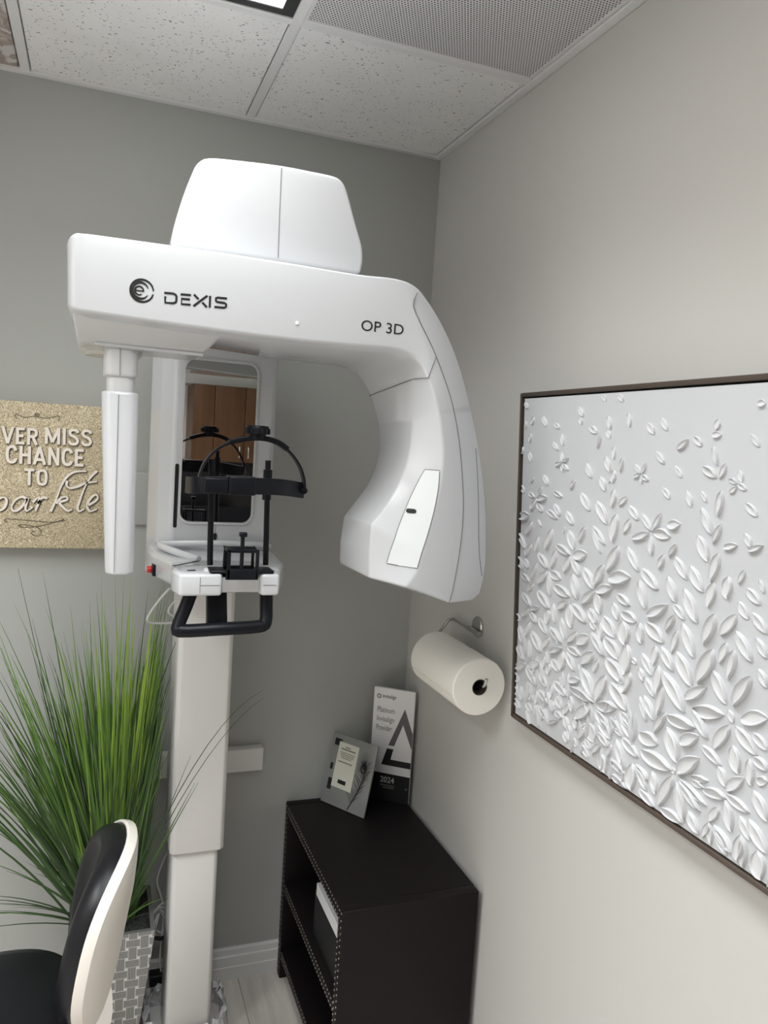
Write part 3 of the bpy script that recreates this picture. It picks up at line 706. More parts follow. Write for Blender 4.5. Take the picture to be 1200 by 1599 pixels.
# ---------------------------------------------------------------- champagne sign
sign = thing('wall_sign', (-1.19, -.02, 1.44), 'square champagne glitter wall sign with raised pale lettering, left of the machine', 'sign')
SX0, SX1, SZ0, SZ1, SY = -1.45, -.995, 1.4382, 1.8501, -.04
box('glitter_panel', SX0, SX1, SY, -.001, SZ0, SZ1, M['glitter'], sign, bevel=.002)
GLY = {   # letter: width, strokes in a unit-high box
 'N': (.60, [[(.08, 0), (.08, 1)], [(.08, .97), (.52, .03)], [(.52, 0), (.52, 1)]]), 'E': (.50, [[(.08, 0), (.08, 1)], [(.02, .92), (.48, .92)], [(.02, .08), (.48, .08)], [(.02, .5), (.42, .5)]]),
 'V': (.68, [[(.06, 1), (.34, .02)], [(.34, .02), (.62, 1)]]), 'R': (.60, [[(.08, 0), (.08, 1)], [(.08, .92), (.34, .92), (.48, .86), (.51, .73), (.48, .58), (.34, .5), (.08, .5)], [(.30, .5), (.54, 0)]]),
 'M': (.80, [[(.08, 0), (.08, 1)], [(.09, .96), (.40, .12)], [(.40, .12), (.71, .96)], [(.72, 0), (.72, 1)]]), 'I': (.16, [[(.08, 0), (.08, 1)]]),
 'S': (.56, [[(.50, .76), (.45, .88), (.28, .93), (.12, .87), (.08, .74), (.15, .61), (.30, .53), (.44, .43), (.50, .27), (.44, .12), (.28, .07), (.12, .12), (.06, .26)]]),
 'C': (.58, [[(.52, .72), (.46, .87), (.31, .93), (.15, .86), (.08, .66), (.08, .34), (.15, .14), (.31, .07), (.46, .13), (.52, .28)]]), 'H': (.60, [[(.08, 0), (.08, 1)], [(.52, 0), (.52, 1)], [(.08, .5), (.52, .5)]]),
 'A': (.66, [[(.05, 0), (.33, .98)], [(.33, .98), (.61, 0)], [(.14, .28), (.52, .28)]]), 'T': (.54, [[(.27, 0), (.27, 1)], [(.0, .92), (.54, .92)]]),
 'O': (.60, [[(.30, .93), (.46, .86), (.52, .66), (.52, .34), (.46, .14), (.30, .07), (.14, .14), (.08, .34), (.08, .66), (.14, .86), (.30, .93)]]), ' ': (.26, [])}
def raised(s, p0, p1, ztop):
    """one raised line of the sign between two points of its baseline"""
    p0, p1 = V(p0), V(p1); hgt = ztop - p0.z
    tot_ = sum(GLY[c][0] + .13 for c in s) - .13; k = (p1 - p0).length / tot_
    for dz, dx, ma, nm, th, wk in ((-.0016, .0022, M['letterdk'], 'letter_shadow', .003, .165), (0, 0, M['letter'], 'letters', .0055, .160)):  # dark offset copy paints the shadow beside the raised letters
        bm = bmesh.new(); x = 0.0
        for c in s:
            for q in GLY[c][1]:
                pts = [p0 + V((dx + (x + a_) * k, -.0005 - random.random() * .0002, dz + b_ * hgt)) for a_, b_ in q]
                if len(pts) > 4: pts = cat_rom(pts, 4)
                b_ribbon(bm, pts, hgt * wk, (0, -1, 0), th)
            x += GLY[c][0] + .13
        finish(nm, bm, ma, sign, smooth=0)
raised('NEVER', (-1.3395, -0.0405, 1.7307), (-1.1868, -0.0405, 1.7347), 1.7777)
raised('MISS', (-1.1687, -0.0405, 1.7358), (-1.0452, -0.0405, 1.7359), 1.7829)
raised('CHANCE', (-1.267, -0.0405, 1.6765), (-1.0643, -0.0405, 1.6796), 1.7268)
raised('A', (-1.326, -0.0405, 1.6769), (-1.2911, -0.0405, 1.677), 1.7202)
raised('TO', (-1.2187, -0.0405, 1.6177), (-1.1591, -0.0405, 1.6166), 1.6642)
script = [[(-1.3383,-0.0408,1.5138),(-1.3268,-0.0408,1.5365),(-1.3035,-0.0408,1.573),(-1.2916,-0.0408,1.5788)],[(-1.2954,-0.0408,1.5643),(-1.2795,-0.0408,1.5774),(-1.2683,-0.0408,1.5805),(-1.2625,-0.0408,1.5722),(-1.267,-0.0408,1.554),(-1.2789,-0.0408,1.5442),(-1.295,-0.0408,1.5464)],[(-1.2095,-0.0408,1.5772),(-1.2228,-0.0408,1.584),(-1.239,-0.0408,1.5753),(-1.2492,-0.0408,1.5569),(-1.2457,-0.0408,1.5443),(-1.2335,-0.0408,1.5461),(-1.2191,-0.0408,1.5624),(-1.2087,-0.0408,1.58),(-1.214,-0.0408,1.5557),(-1.2104,-0.0408,1.5445),(-1.1954,-0.0408,1.5563)],[(-1.1957,-0.0408,1.57),(-1.1832,-0.0408,1.5827),(-1.1789,-0.0408,1.5765),(-1.1881,-0.0408,1.5443)],[(-1.1828,-0.0408,1.5659),(-1.1711,-0.0408,1.5832),(-1.1577,-0.0408,1.5818)],[(-1.1488,-0.0408,1.5441),(-1.1354,-0.0408,1.579),(-1.1217,-0.0408,1.6208),(-1.1075,-0.0408,1.6466),(-1.0866,-0.0408,1.6609),(-1.0567,-0.0408,1.6637)],[(-1.1342,-0.0408,1.5675),(-1.1228,-0.0408,1.584),(-1.1094,-0.0408,1.5882),(-1.1058,-0.0408,1.58),(-1.1259,-0.0408,1.571),(-1.1145,-0.0408,1.5567),(-1.1028,-0.0408,1.5478),(-1.0922,-0.0408,1.5527)],[(-1.1072,-0.0408,1.6342),(-1.1085,-0.0408,1.6204),(-1.0981,-0.0408,1.6135),(-1.0769,-0.0408,1.6199),(-1.0579,-0.0408,1.6299),(-1.0277,-0.0408,1.635)],[(-1.0282,-0.0408,1.6665),(-1.0466,-0.0408,1.6448),(-1.0613,-0.0408,1.6141),(-1.0732,-0.0408,1.5765),(-1.0778,-0.0408,1.5578),(-1.0728,-0.0408,1.5478),(-1.06,-0.0408,1.5547)],[(-1.0517,-0.0408,1.5643),(-1.0282,-0.0408,1.5804),(-1.0242,-0.0408,1.5922),(-1.0322,-0.0408,1.5966),(-1.0457,-0.0408,1.5831),(-1.0517,-0.0408,1.5643),(-1.0438,-0.0408,1.5487),(-1.0249,-0.0408,1.5558)]]
for off, ma, nm, w in ((V((.0025, .0003, -.0018)), M['letterdk'], 'letter_shadow', .0078), (V((0, -.0012, 0)), M['letter'], 'letters', .0072)):  # script word gets its painted shadow copy too
    bm = bmesh.new()
    for q in script:
        pp = cat_rom([V(p) + off for p in q], 5); n = len(pp)
        b_ribbon(bm, pp, [w * (.55 + .45 * abs(math.sin(1.7 + 5 * k / n))) for k in range(n)], (0, -1, 0), .003)
    finish(nm, bm, ma, sign, smooth=0)
for q in [[(-1.2397,-0.0403,1.8012),(-1.2471,-0.0403,1.8095),(-1.242,-0.0403,1.8139),(-1.2318,-0.0403,1.8093),(-1.2154,-0.0403,1.807),(-1.1992,-0.0403,1.8117),(-1.1932,-0.0403,1.8179),(-1.185,-0.0403,1.8185),(-1.1869,-0.0403,1.8126),(-1.1943,-0.0403,1.8147)],[(-1.1971,-0.0403,1.811),(-1.1786,-0.0403,1.8087),(-1.162,-0.0403,1.8081),(-1.1455,-0.0403,1.8138),(-1.1339,-0.0403,1.8165),(-1.132,-0.0403,1.8089),(-1.137,-0.0403,1.8063)],[(-1.2601,-0.0403,1.5113),(-1.2671,-0.0403,1.5147),(-1.2631,-0.0403,1.5203),(-1.246,-0.0403,1.5198),(-1.2049,-0.0403,1.5173),(-1.1548,-0.0403,1.514),(-1.1296,-0.0403,1.5156),(-1.1085,-0.0403,1.5207),(-1.1064,-0.0403,1.5245)],[(-1.1128,-0.0403,1.5229),(-1.1422,-0.0403,1.512),(-1.1755,-0.0403,1.502),(-1.2045,-0.0403,1.4981),(-1.2251,-0.0403,1.4985),(-1.2314,-0.0403,1.5029),(-1.2211,-0.0403,1.505),(-1.1963,-0.0403,1.5015),(-1.1774,-0.0403,1.4951),(-1.1717,-0.0403,1.4837),(-1.1769,-0.0403,1.4744),(-1.1894,-0.0403,1.4742),(-1.1979,-0.0403,1.4809),(-1.1939,-0.0403,1.4865),(-1.1855,-0.0403,1.4848)]]:
    bm = bmesh.new(); b_ribbon(bm, cat_rom(q, 5), .0013, (0, -1, 0), .001)
    finish('scroll_line', bm, M['letterdk'], sign, smooth=0)

# ---------------------------------------------------------------- potted ornamental grass
pot = thing('potted_grass', (-.95, -.19, 0), 'tall green ornamental grass in a square basket-weave planter under the sign', 'potted plant')
PX0, PX1, PY0, PY1, PZ = -1.0655, -0.8363, -.30, -.07, .40
bm = bmesh.new(); uvl = bm.loops.layers.uv.new('UVMap')
ins = .045
top = [V((PX0, PY0, PZ)), V((PX1, PY0, PZ)), V((PX1, PY1, PZ)), V((PX0, PY1, PZ))]
bot = [V((PX0 + ins, PY0 + ins * .6, 0)), V((PX1 - ins, PY0 + ins * .6, 0)), V((PX1 - ins, PY1 - ins * .6, 0)), V((PX0 + ins, PY1 - ins * .6, 0))]
inn = [V((PX0 + .012, PY0 + .012, PZ)), V((PX1 - .012, PY0 + .012, PZ)), V((PX1 - .012, PY1 - .012, PZ)), V((PX0 + .012, PY1 - .012, PZ))]
ind = [p - V((0, 0, .05)) for p in inn]
def quad(ps, uvs, mi=0):
    f = bm.faces.new([bm.verts.new(p) for p in ps]); f.material_index = mi
    for l, q in zip(f.loops, uvs): l[uvl].uv = q
for i in range(4):
    a, b = top[i], top[(i + 1) % 4]; w = (b - a).length; j = (i + 1) % 4
    quad([bot[i], bot[j], b, a], [(.3 * i + ins, .05), (.3 * i + w - ins, .05), (.3 * i + w, .05 + PZ), (.3 * i, .05 + PZ)], 0 if i in (0, 1) else 0)
    quad([a, b, inn[j], inn[i]], [(0, 0), (0.001, 0), (0.001, .001), (0, .001)], 1)
    quad([inn[i], inn[j], ind[j], ind[i]], [(0, 0)] * 4, 1)
quad(bot[::-1], [(0, 0)] * 4, 1); quad(ind, [(0, 0)] * 4, 1)
finish('planter', bm, [M['weave'], M['potdark']], pot, smooth=20)
bm = bmesh.new(); random.seed(3)
gx = [[bm.verts.new((PX0 + .013 + (PX1 - PX0 - .026) * i / 24, PY0 + .013 + (PY1 - PY0 - .026) * j / 24, PZ - .022 + random.random() * .018)) for j in range(25)] for i in range(25)]
for i in range(24):
    for j in range(24): bm.faces.new((gx[i][j], gx[i + 1][j], gx[i + 1][j + 1], gx[i][j + 1]))
finish('moss', bm, M['soil'], pot, smooth=0)
# blades
random.seed(11)
bm = bmesh.new(); tint = bm.verts.layers.float.new('blade_tint')
BC = V((-.957, -.185, PZ - .015))
def blade(p0, tipv, length, droop, w, tn, n=9):
    if tipv.x > 0:              # stay clear of the machine column
        room = -.838 - p0.x; reach = tipv.normalized().x * length * (1 + droop)
        if reach > room: tipv = V((tipv.x * max(.05, room / reach) * random.uniform(.7, 1), tipv.y, tipv.z)); droop *= .3
    pts = []
    d = tipv.normalized(); side = d.cross(V((0, -1, .15))).normalized()
    hor = V((d.x, d.y, 0)); hor = hor.normalized() if hor.length > 1e-4 else V((1, 0, 0))
    for k in range(n + 1):
        t = k / n
        p = p0 + d * (length * t) + hor * (droop * length * t * t) - V((0, 0, droop * length * .75 * t ** 2.5))
        p.y = min(p.y, -.006); 
        if p.z < .02: p.z = .02
        pts.append(p)
    L = []
    for k, p in enumerate(pts):
        t = k / n; ww = w * (1 - t ** 2.2) * (.75 + .25 * min(1, t * 5)) + .0004
        a, b = bm.verts.new(p - side * ww / 2), bm.verts.new(p + side * ww / 2)
        c_ = bm.verts.new(p + side.cross(d).normalized() * ww * .18)
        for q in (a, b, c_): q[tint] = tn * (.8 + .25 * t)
        L.append((a, c_, b))
    for q, r in zip(L, L[1:]):
        bm.faces.new((q[0], q[1], r[1], r[0])); bm.faces.new((q[1], q[2], r[2], r[1]))
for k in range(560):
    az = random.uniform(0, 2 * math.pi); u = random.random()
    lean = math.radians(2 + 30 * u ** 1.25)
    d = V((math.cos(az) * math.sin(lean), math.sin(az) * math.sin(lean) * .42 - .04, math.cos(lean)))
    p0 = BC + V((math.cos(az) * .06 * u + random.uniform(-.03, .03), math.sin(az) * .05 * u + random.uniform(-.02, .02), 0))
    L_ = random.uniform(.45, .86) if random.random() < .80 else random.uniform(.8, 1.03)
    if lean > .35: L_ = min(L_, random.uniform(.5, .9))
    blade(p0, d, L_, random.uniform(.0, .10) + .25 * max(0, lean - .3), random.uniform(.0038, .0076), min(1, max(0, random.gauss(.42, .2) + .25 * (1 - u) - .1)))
for k in range(40):            # bright straight centre
    d = V((random.gauss(.02, .05), random.uniform(-.12, -.02), 1))
    blade(BC + V((random.uniform(-.02, .06), -.03, 0)), d, random.uniform(.7, 1.05), .01, random.uniform(.005, .008), random.uniform(.75, 1.0))
for k in range(34):            # low arching blades round the rim
    az = random.uniform(0, 2 * math.pi); lean = math.radians(random.uniform(38, 68))
    d = V((math.cos(az) * math.sin(lean), math.sin(az) * math.sin(lean) * .5 - .12, math.cos(lean)))
    if d.x > 0: d.x *= .6
    blade(BC + V((math.cos(az) * .05, math.sin(az) * .03 - .02, 0)), d, random.uniform(.2, .40), random.uniform(.05, .3), random.uniform(.0025, .005), random.uniform(.0, .5))
# a few single blades that reach past the column and the left edge
for tip, dr, w in (((-0.5788, -0.36, 1.0954), .17, .0022), ((-0.5799, -0.37, 1.0769), .14, .0018), ((-1.2423, -0.3, 1.2201), .04, .005), ((-1.244, -0.34, 1.0049), .06, .003), ((-0.758, -0.4, 0.8652), .03, .005), ((-0.7524, -0.42, 0.8735), .03, .004), ((-1.215, -0.22, 1.41), .01, .003), ((-0.8127, -0.36, 0.5229), .05, .006), ((-0.7678, -0.36, 0.9239), .02, .003), ((-1.2274, -0.4, 0.8447), .05, .004), ((-1.2134, -0.36, 0.6588), .05, .004)):
    p0 = BC + V((0.02 if tip[0] > -.95 else -.02, -.06, 0)); d = V(tip) - p0
    L = []
    pts = [p0 + d * t + V((0, -.03 * math.sin(math.pi * t), dr * 4 * t * (1 - t) * .8)) for t in [k / 10 for k in range(11)]]
    for k, p in enumerate(pts):
        t = k / 10; ww = w * (1 - t ** 2) + .0008; side = V((d.z, 0, -d.x)).normalized()
        a, b = bm.verts.new(p - side * ww / 2), bm.verts.new(p + side * ww / 2)
        for q in (a, b): q[tint] = .45 if w > .004 else .2
        L.append((a, b))
    for q, r in zip(L, L[1:]): bm.faces.new((q[0], q[1], r[1], r[0]))
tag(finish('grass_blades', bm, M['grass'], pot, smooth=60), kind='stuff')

# coil of cable behind the planter
coil = thing('cable_coil', (-.80, -.06, .02), 'grey coiled cable hanging between the planter and the machine column', 'cable')
random.seed(5); pts = []
cc = V((-0.7987, -0.07, 0.2723))
for k in range(90):
    a = k * .42; r = .030 + .012 * math.sin(k * .37)
    pts.append(cc + V((r * math.cos(a) * .75, .012 * math.sin(k * .9), r * 1.5 * math.sin(a))))
tube('coil', pts, .0026, M['cablel'], coil, seg=6, smooth_n=2)
tube('lead', [(-0.7841, -0.03, 0.4782), (-0.812, -0.03, 0.3935), (-0.799, -0.04, 0.3383), (-0.7902, -0.05, 0.2901), (-0.7959, -0.05, 0.1317), (-0.7816, -0.05, 0.0647)], .0028, M['cablel'], coil, seg=6, smooth_n=5)
tube('tie', [cc + V((-.03, -.016, -.035)), cc + V((.0, -.02, -.04)), cc + V((.03, -.016, -.036))], .006, M['ink'], coil, seg=8)
box('plug', cc.x - .028, cc.x + .022, -.07, -.03, .06, .095, M['blackm'], coil, bevel=.004)
# crumpled bubble wrap round the column foot
bm = bmesh.new(); random.seed(8)
ctr = V((-.735, -.20, 0)); ringn = 56
rows = []
for j, (rr_, h_) in enumerate(((.112, .004), (.110, .036), (.108, .066), (.104, .082), (.098, .074))):
    rows.append([bm.verts.new((ctr.x + math.copysign(abs(math.cos(a)) ** .6, math.cos(a)) * (rr_ + random.uniform(-.008, .012) + .008), ctr.y + math.copysign(abs(math.sin(a)) ** .6, math.sin(a)) * (rr_ + random.uniform(-.01, .015)), max(.003, h_ + (random.uniform(-.014, .018) if j else 0)))) for a in [2 * math.pi * k / ringn for k in range(ringn)]])
for a, b in zip(rows, rows[1:]):
    for k in range(ringn): bm.faces.new((a[k], a[(k + 1) % ringn], b[(k + 1) % ringn], b[k]))
tag(finish('bubble_wrap', bm, M['bubble'], None, smooth=60), 'crumpled clear bubble wrap around the foot of the machine column on the floor', 'bubble wrap')

# ---------------------------------------------------------------- stool
stool = thing('rolling_stool', (-1.2, -.72, 0), 'black vinyl stool with a white-shelled backrest in the lower left corner', 'stool')
sc_ = V((-1.20, -.735, .556))
def super_ring(c, rx, ry, z, n=48, e=2.4):
    return [V((c.x + math.copysign(abs(math.cos(a)) ** (2 / e), math.cos(a)) * rx, c.y + math.copysign(abs(math.sin(a)) ** (2 / e), math.sin(a)) * ry, z)) for a in [2 * math.pi * k / n for k in range(n)]]
def rings_mesh(name, rg, ma, parent, smooth=60):
    bm = bmesh.new(); R = [[bm.verts.new(p) for p in r] for r in rg]; n = len(R[0])
    for a, b in zip(R, R[1:]):
        for k in range(n): bm.faces.new((a[k], a[(k + 1) % n], b[(k + 1) % n], b[k]))
    bm.faces.new(R[0][::-1]); bm.faces.new(R[-1])
    return finish(name, bm, ma, parent, smooth=smooth)
rings_mesh('seat', [super_ring(sc_, rx, ry, sc_.z + dz) for rx, ry, dz in ((.15, .18, -.075), (.17, .20, -.07), (.182, .212, -.045), (.182, .212, -.02), (.172, .203, .0), (.14, .17, .012), (.08, .10, .016), (.01, .01, .017))], M['vinyl'], stool)
rings_mesh('seat_shell', [super_ring(sc_, rx, ry, sc_.z + dz) for rx, ry, dz in ((.10, .12, -.11), (.15, .18, -.10), (.168, .198, -.076))], M['shell'], stool)
lathe('gas_lift', [(.026, .08), (.026, .30), (.018, .30), (.018, .45)], (sc_.x, sc_.y, 0), M['chrome'], stool)
for k in range(5):
    a = math.radians(72 * k + 20); dx, dy = math.cos(a), math.sin(a)
    leg = tube('base_leg', [(sc_.x, sc_.y, .105), (sc_.x + dx * .14, sc_.y + dy * .14, .085), (sc_.x + dx * .25, sc_.y + dy * .25, .068)], 0, M['chrome'], stool, flat=(.018, .01), upv=(0, 0, 1))
    lathe('caster', [(.018, -.011), (.027, -.009), (.027, .009), (.018, .011)], (sc_.x + dx * .25, sc_.y + dy * .25, .0275), M['blackm'], leg, axis=(-dy, dx, 0))
# curved backrest
BCn = V((-.968, -.745, .733)); LEAN = math.radians(9); BW, BH = .185, .190
def back_pt(sy, sz, off):      # sy, sz in -1..1 on the pad, off = distance towards the sitter
    y = sy * BW; z = sz * BH
    xc = -1.55 * y * y + .0
    nx = V((-1, -3.1 * y, 0)).normalized()
    p = V((xc, y, z)) + nx * off
    q = V((p.x + math.sin(LEAN) * p.z, p.y, p.z * math.cos(LEAN)))
    a_ = math.radians(-4); q = V((q.x * math.cos(a_) - q.y * math.sin(a_), q.x * math.sin(a_) + q.y * math.cos(a_), q.z))
    return BCn + q
def pad(name, layers, ma, e=2.6, n=56, smooth=60):
    rg = []
    for s, off in layers:
        r = []
        for k in range(n):
            a = 2 * math.pi * k / n
            r.append(back_pt(math.copysign(abs(math.cos(a)) ** (2 / e), math.cos(a)) * s, math.copysign(abs(math.sin(a)) ** (2 / e), math.sin(a)) * s, off if not callable(off) else off(a)))
        rg.append(r)
    return rings_mesh(name, rg, ma, stool, smooth)
pad('backrest_cushion', [(.05, .0), (.90, .002), (.97, .006), (.985, .018), (.985, .034), (.955, .046), (.90, .053), (.82, .052), (.74, .046), (.64, .044), (.35, .047), (.03, .048)], M['vinyl'])
pad('backrest_shell', [(.05, -.002), (.93, -.002), (.985, .006), (1.0, .005), (1.005, .001), (.985, -.013), (.975, -.0165), (.90, -.021), (.70, -.026), (.45, -.029), (.03, -.030)], M['shell'], smooth=28)
tube('backrest_arm', [(-.99, -.745, .60), (-.985, -.745, .50), (-1.03, -.735, .452), (-1.12, -.735, .440)], 0, M['chrome'], stool, flat=(.022, .006), smooth_n=4, upv=None)

# ---------------------------------------------------------------- bookcase
bk = thing('bookcase', (-.2, -.34, 0), 'low dark espresso leather-clad bookcase with nailhead trim in the corner', 'bookcase')
X0, X1, Y0, Y1, ZT = -.408, -.018, -.654, -.020, .60
box('top', X0, X1, Y0 + .034, Y1 - .034, ZT - .034, ZT, M['espresso'], bk, bevel=.0008)
box('side_panel', X0, X1, Y0, Y0 + .034, .0, ZT, M['espresso'], bk, bevel=.003)
box('side_panel', X0, X1, Y1 - .034, Y1, .0, ZT, M['espresso'], bk, bevel=.003)
box('shelf', X0 + .002, X1 - .012, Y0 + .034, Y1 - .034, .300, .334, M['espresso'], bk, bevel=.002)
box('shelf', X0 + .002, X1 - .012, Y0 + .034, Y1 - .034, .066, .100, M['espresso'], bk, bevel=.002)
box('back_panel', X1 - .012, X1, Y0 + .034, Y1 - .034, .066, ZT - .034, M['darkin'], bk)
bm = bmesh.new()
def studs(a, b, pitch=.0165):
    a, b = V(a), V(b); n = max(1, int((b - a).length / pitch))
    for k in range(n + 1):
        p = a + (b - a) * (k / n); b_lathe(bm, [(.0031, 0), (.0026, .0014), (.0009, .0024)], p, V((-1, 0, 0)), 6)
xf = X0 - .0002
for z in (ZT - .007, ZT - .027): studs((xf, Y0 + .007, z), (xf, Y1 - .007, z))
for z in (.307, .327): studs((xf + .002, Y0 + .04, z), (xf + .002, Y1 - .04, z))
for z in (.073, .093): studs((xf + .002, Y0 + .04, z), (xf + .002, Y1 - .04, z))
for y in (Y0 + .007, Y0 + .027, Y1 - .007, Y1 - .027): studs((xf, y, .02), (xf, y, ZT - .045))
tag(finish('nailhead_trim', bm, M['stud'], bk, smooth=0), 'rows of small metal nailheads')
sb = box('storage_box', -.385, -.06, -.60, -.33, .335, .476, M['darkin'], None, bevel=.004)
tag(sb, 'dark storage box inside the upper compartment of the bookcase', 'box')
tag(box('paper_stack', -.392, -.20, -.585, -.366, .4765, .513, M['sheet'], None, bevel=.001, seg=1), 'white papers in the upper compartment of the dark bookcase', 'papers')

# ---------------------------------------------------------------- peacock-feather photo frame
def panel_axes(bl, br, lean_deg):
    bl, br = V(bl), V(br); u = (br - bl).normalized(); n = u.cross(V((0, 0, 1))); th = math.radians(lean_deg)
    return bl, u, (V((0, 0, 1)) * math.cos(th) - n * math.sin(th)).normalized()
fb, fu, fv = panel_axes((-.297, -.041, .6015), (-.197, -.196, .6015), 14)
fn = fu.cross(fv); FW, FH = (V((-.297, -.041, 0)) - V((-.197, -.196, 0))).length, .228
fr = thing('photo_frame', (-.245, -.11, .6), 'small grey frame with a pale card and peacock feather, leaning on the bookcase', 'photo frame')
def fp(s, t_, o=0.0): return fb + fu * (s * FW) + fv * (t_ * FH) + fn * o
def panel(name, pt, s0, s1, t0, t1, o0, o1, ma, parent, bevel=0.0):
    bm = bmesh.new(); b_hex(bm, [pt(s0, t0, o0), pt(s1, t0, o0), pt(s1, t0, o1), pt(s0, t0, o1), pt(s0, t1, o0), pt(s1, t1, o0), pt(s1, t1, o1), pt(s0, t1, o1)])
    return finish(name, bm, ma, parent, bevel=bevel, seg=2)
panel('frame_panel', fp, 0, 1, 0, 1, -.007, 0, M['acrylic'], fr, .001)
cd = panel('card', fp, .17, .62, .26, .90, .0002, .0016, M['card'], fr)
for t0, t1, s0, s1 in ((.835, .85, .32, .44), (.80, .818, .24, .56), (.755, .765, .23, .56), (.73, .74, .24, .55), (.705, .715, .25, .54), (.68, .69, .27, .50), (.62, .635, .22, .54)):
    panel('text_line', fp, s0, s1, t0, t1, .0017, .0020, M['cardink'], cd)
panel('card_band', fp, .30, .48, .325, .38, .0017, .0020, M['ink'], cd)
bm = bmesh.new()
stem = cat_rom([fp(.62, .02, .0005), fp(.70, .18, .0005), fp(.78, .36, .0005), fp(.83, .52, .0005), fp(.82, .66, .0005)], 6)
b_ribbon(bm, stem, .0032, fn, .0006)
random.seed(2)
for k in range(4, len(stem)):
    p = stem[k]; t_ = k / len(stem)
    for sgn in (-1, 1):
        q = p + fu * (sgn * FW * random.uniform(.08, .17)) + fv * (FH * random.uniform(.07, .14))
        b_ribbon(bm, [p, (p + q) / 2 + fv * .003, q], [.0016, .0012, .0004], fn, .0004)
for k in range(20):
    a = math.radians(-40 + 260 * k / 19); p = fp(.80, .68, .0005); b_ribbon(bm, [p, p + fu * (math.cos(a) * .030) + fv * (math.sin(a) * .045)], [.0016, .0004], fn, .0004)
finish('feather', bm, M['ink'], fr, smooth=0)
bm = bmesh.new(); p = fp(.80, .645, .0012); ov = [p + fu * (.010 * math.cos(2 * math.pi * k / 20)) + fv * (.014 * math.sin(2 * math.pi * k / 20)) for k in range(20)]
b_ribbon(bm, ov, .005, fn, .0006, True); b_ribbon(bm, [p - fv * .004, p + fv * .004], .006, fn, .0005); finish('feather_eye', bm, M['ink'], fr, smooth=0)
for s0, s1, t0, t1 in ((.06, .22, .83, .93), (.06, .12, .48, .57), (.08, .17, .20, .36)): panel('dark_shape', fp, s0, s1, t0, t1, .0001, .0007, M['ink'], fr)

# ---------------------------------------------------------------- provider plaque
pb_, pu, pv = panel_axes((-.133, -.052, .6008), (-.020, -.139, .6008), 0)
pn = pu.cross(pv); PW, PH = (V((-.133, -.052, 0)) - V((-.020, -.139, 0))).length, .385
pq = thing('provider_plaque', (-.08, -.09, .6), 'tall white and black award plaque standing behind the small frame in the corner', 'plaque')
def pp(s, t_, o=0.0): return pb_ + pu * (s * PW) + pv * (t_ * PH) + pn * o
panel('plaque_panel', pp, 0, 1, 0, 1, -.012, 0, M['plq'], pq, .001)
panel('black_band', pp, .0, 1.0, .0, .245, .0001, .0006, M['ink'], pq)
def poly(name, pts, ma, o=.0002, th=.0005):
    return prism(name, [pp(s, t_, o) for s, t_ in pts], pn * th, ma, pq)
poly('grey_stripe', [(.775, .842), (1.0, .63), (1.0, .50), (.985, .50), (.755, .70), (.57, .50), (.43, .50)], M['plqgrey'])
poly('black_stripe', [(.40, .47), (.28, .32), (1.0, .32), (1.0, .375), (.50, .375), (.56, .47)], M['ink'])
text('lettering', 'invisalign', .0185, pp(.21, .915, .0002), pu, pv, M['plqgrey'], pq, th=.0004, bold=.01, fit=PW * .33)
bm = bmesh.new(); b_ribbon(bm, [pp(.13, .925, .0002) + pu * (.006 * math.cos(2 * math.pi * k / 16)) + pv * (.0065 * math.sin(2 * math.pi * k / 16)) for k in range(16)], .003, pn, .0004, True); finish('round_mark', bm, M['plqgrey'], pq, smooth=0)
for s, tt, wd in (('Platinum', .785, .42), ('Invisalign', .705, .42), ('Provider', .625, .38)):
    text('lettering', s, .026, pp(.10, tt, .0002), pu, pv, M['plqtext'], pq, th=.0004, fit=PW * wd)
text('lettering', '2024', .028, pp(.28, .165, .0007), pu, pv, M['pale'], pq, th=.0003, bold=.01, fit=PW * .34)
for s0, s1, t0 in ((.28, .64, .135), (.36, .62, .115), (.9, .95, .13)): panel('text_line', pp, s0, s1, t0, t0 + .009, .0007, .001, M['plqtext'], pq)

# ---------------------------------------------------------------- paper towel holder and roll
th_ = thing('towel_holder', (-.02, -.5, 1.3), 'chrome wire paper towel holder mounted on the right wall', 'towel holder')
mc = V((0.0, -0.5041, 1.2968))
lathe('mount_disc', [(.030, 0), (.030, .005), (.027, .008), (.001, .009)], mc + V((-.0005, 0, 0)), M['chrome'], th_, axis=(-1, 0, 0))
tube('mount_bar', [mc + V((-.016, -.035, -.012)), mc + V((-.016, .03, -.010))], .0075, M['chrome'], th_, seg=14)
ra = V((-.092, -.42, 1.196)); rb = V((-.092, -.705, 1.196))
arm_pts = [mc + V((-.018, -.03, -.012)), mc + V((-.018, .05, -.010)), mc + V((-.020, .125, -.006)), mc + V((-.026, .142, -.012)), mc + V((-.050, .15, -.05)), V((-.086, ra.y + .035, 1.21)), V((-.092, ra.y + .022, 1.198)), V((-.092, ra.y, 1.198)), V((-.092, rb.y - .018, 1.198)), V((-.092, rb.y - .026, 1.204)), V((-.092, rb.y - .034, 1.222))]
tube('wire_arm', arm_pts, .0042, M['chrome'], th_, seg=12)
roll = thing('paper_towel_roll', (-.092, -.56, 1.12), 'white paper towel roll hanging on the chrome holder under the machine arm', 'paper towel')
RR, rc = .0755, .0205
bm = bmesh.new(); seg = 64
cen = V((-.092, 0, 1.190))
def ring(r, y, spiral=0): return [bm.verts.new((cen.x + (r + spiral * k / seg) * math.cos(2 * math.pi * k / seg + .9), y, cen.z + (r + spiral * k / seg) * math.sin(2 * math.pi * k / seg + .9))) for k in range(seg)]
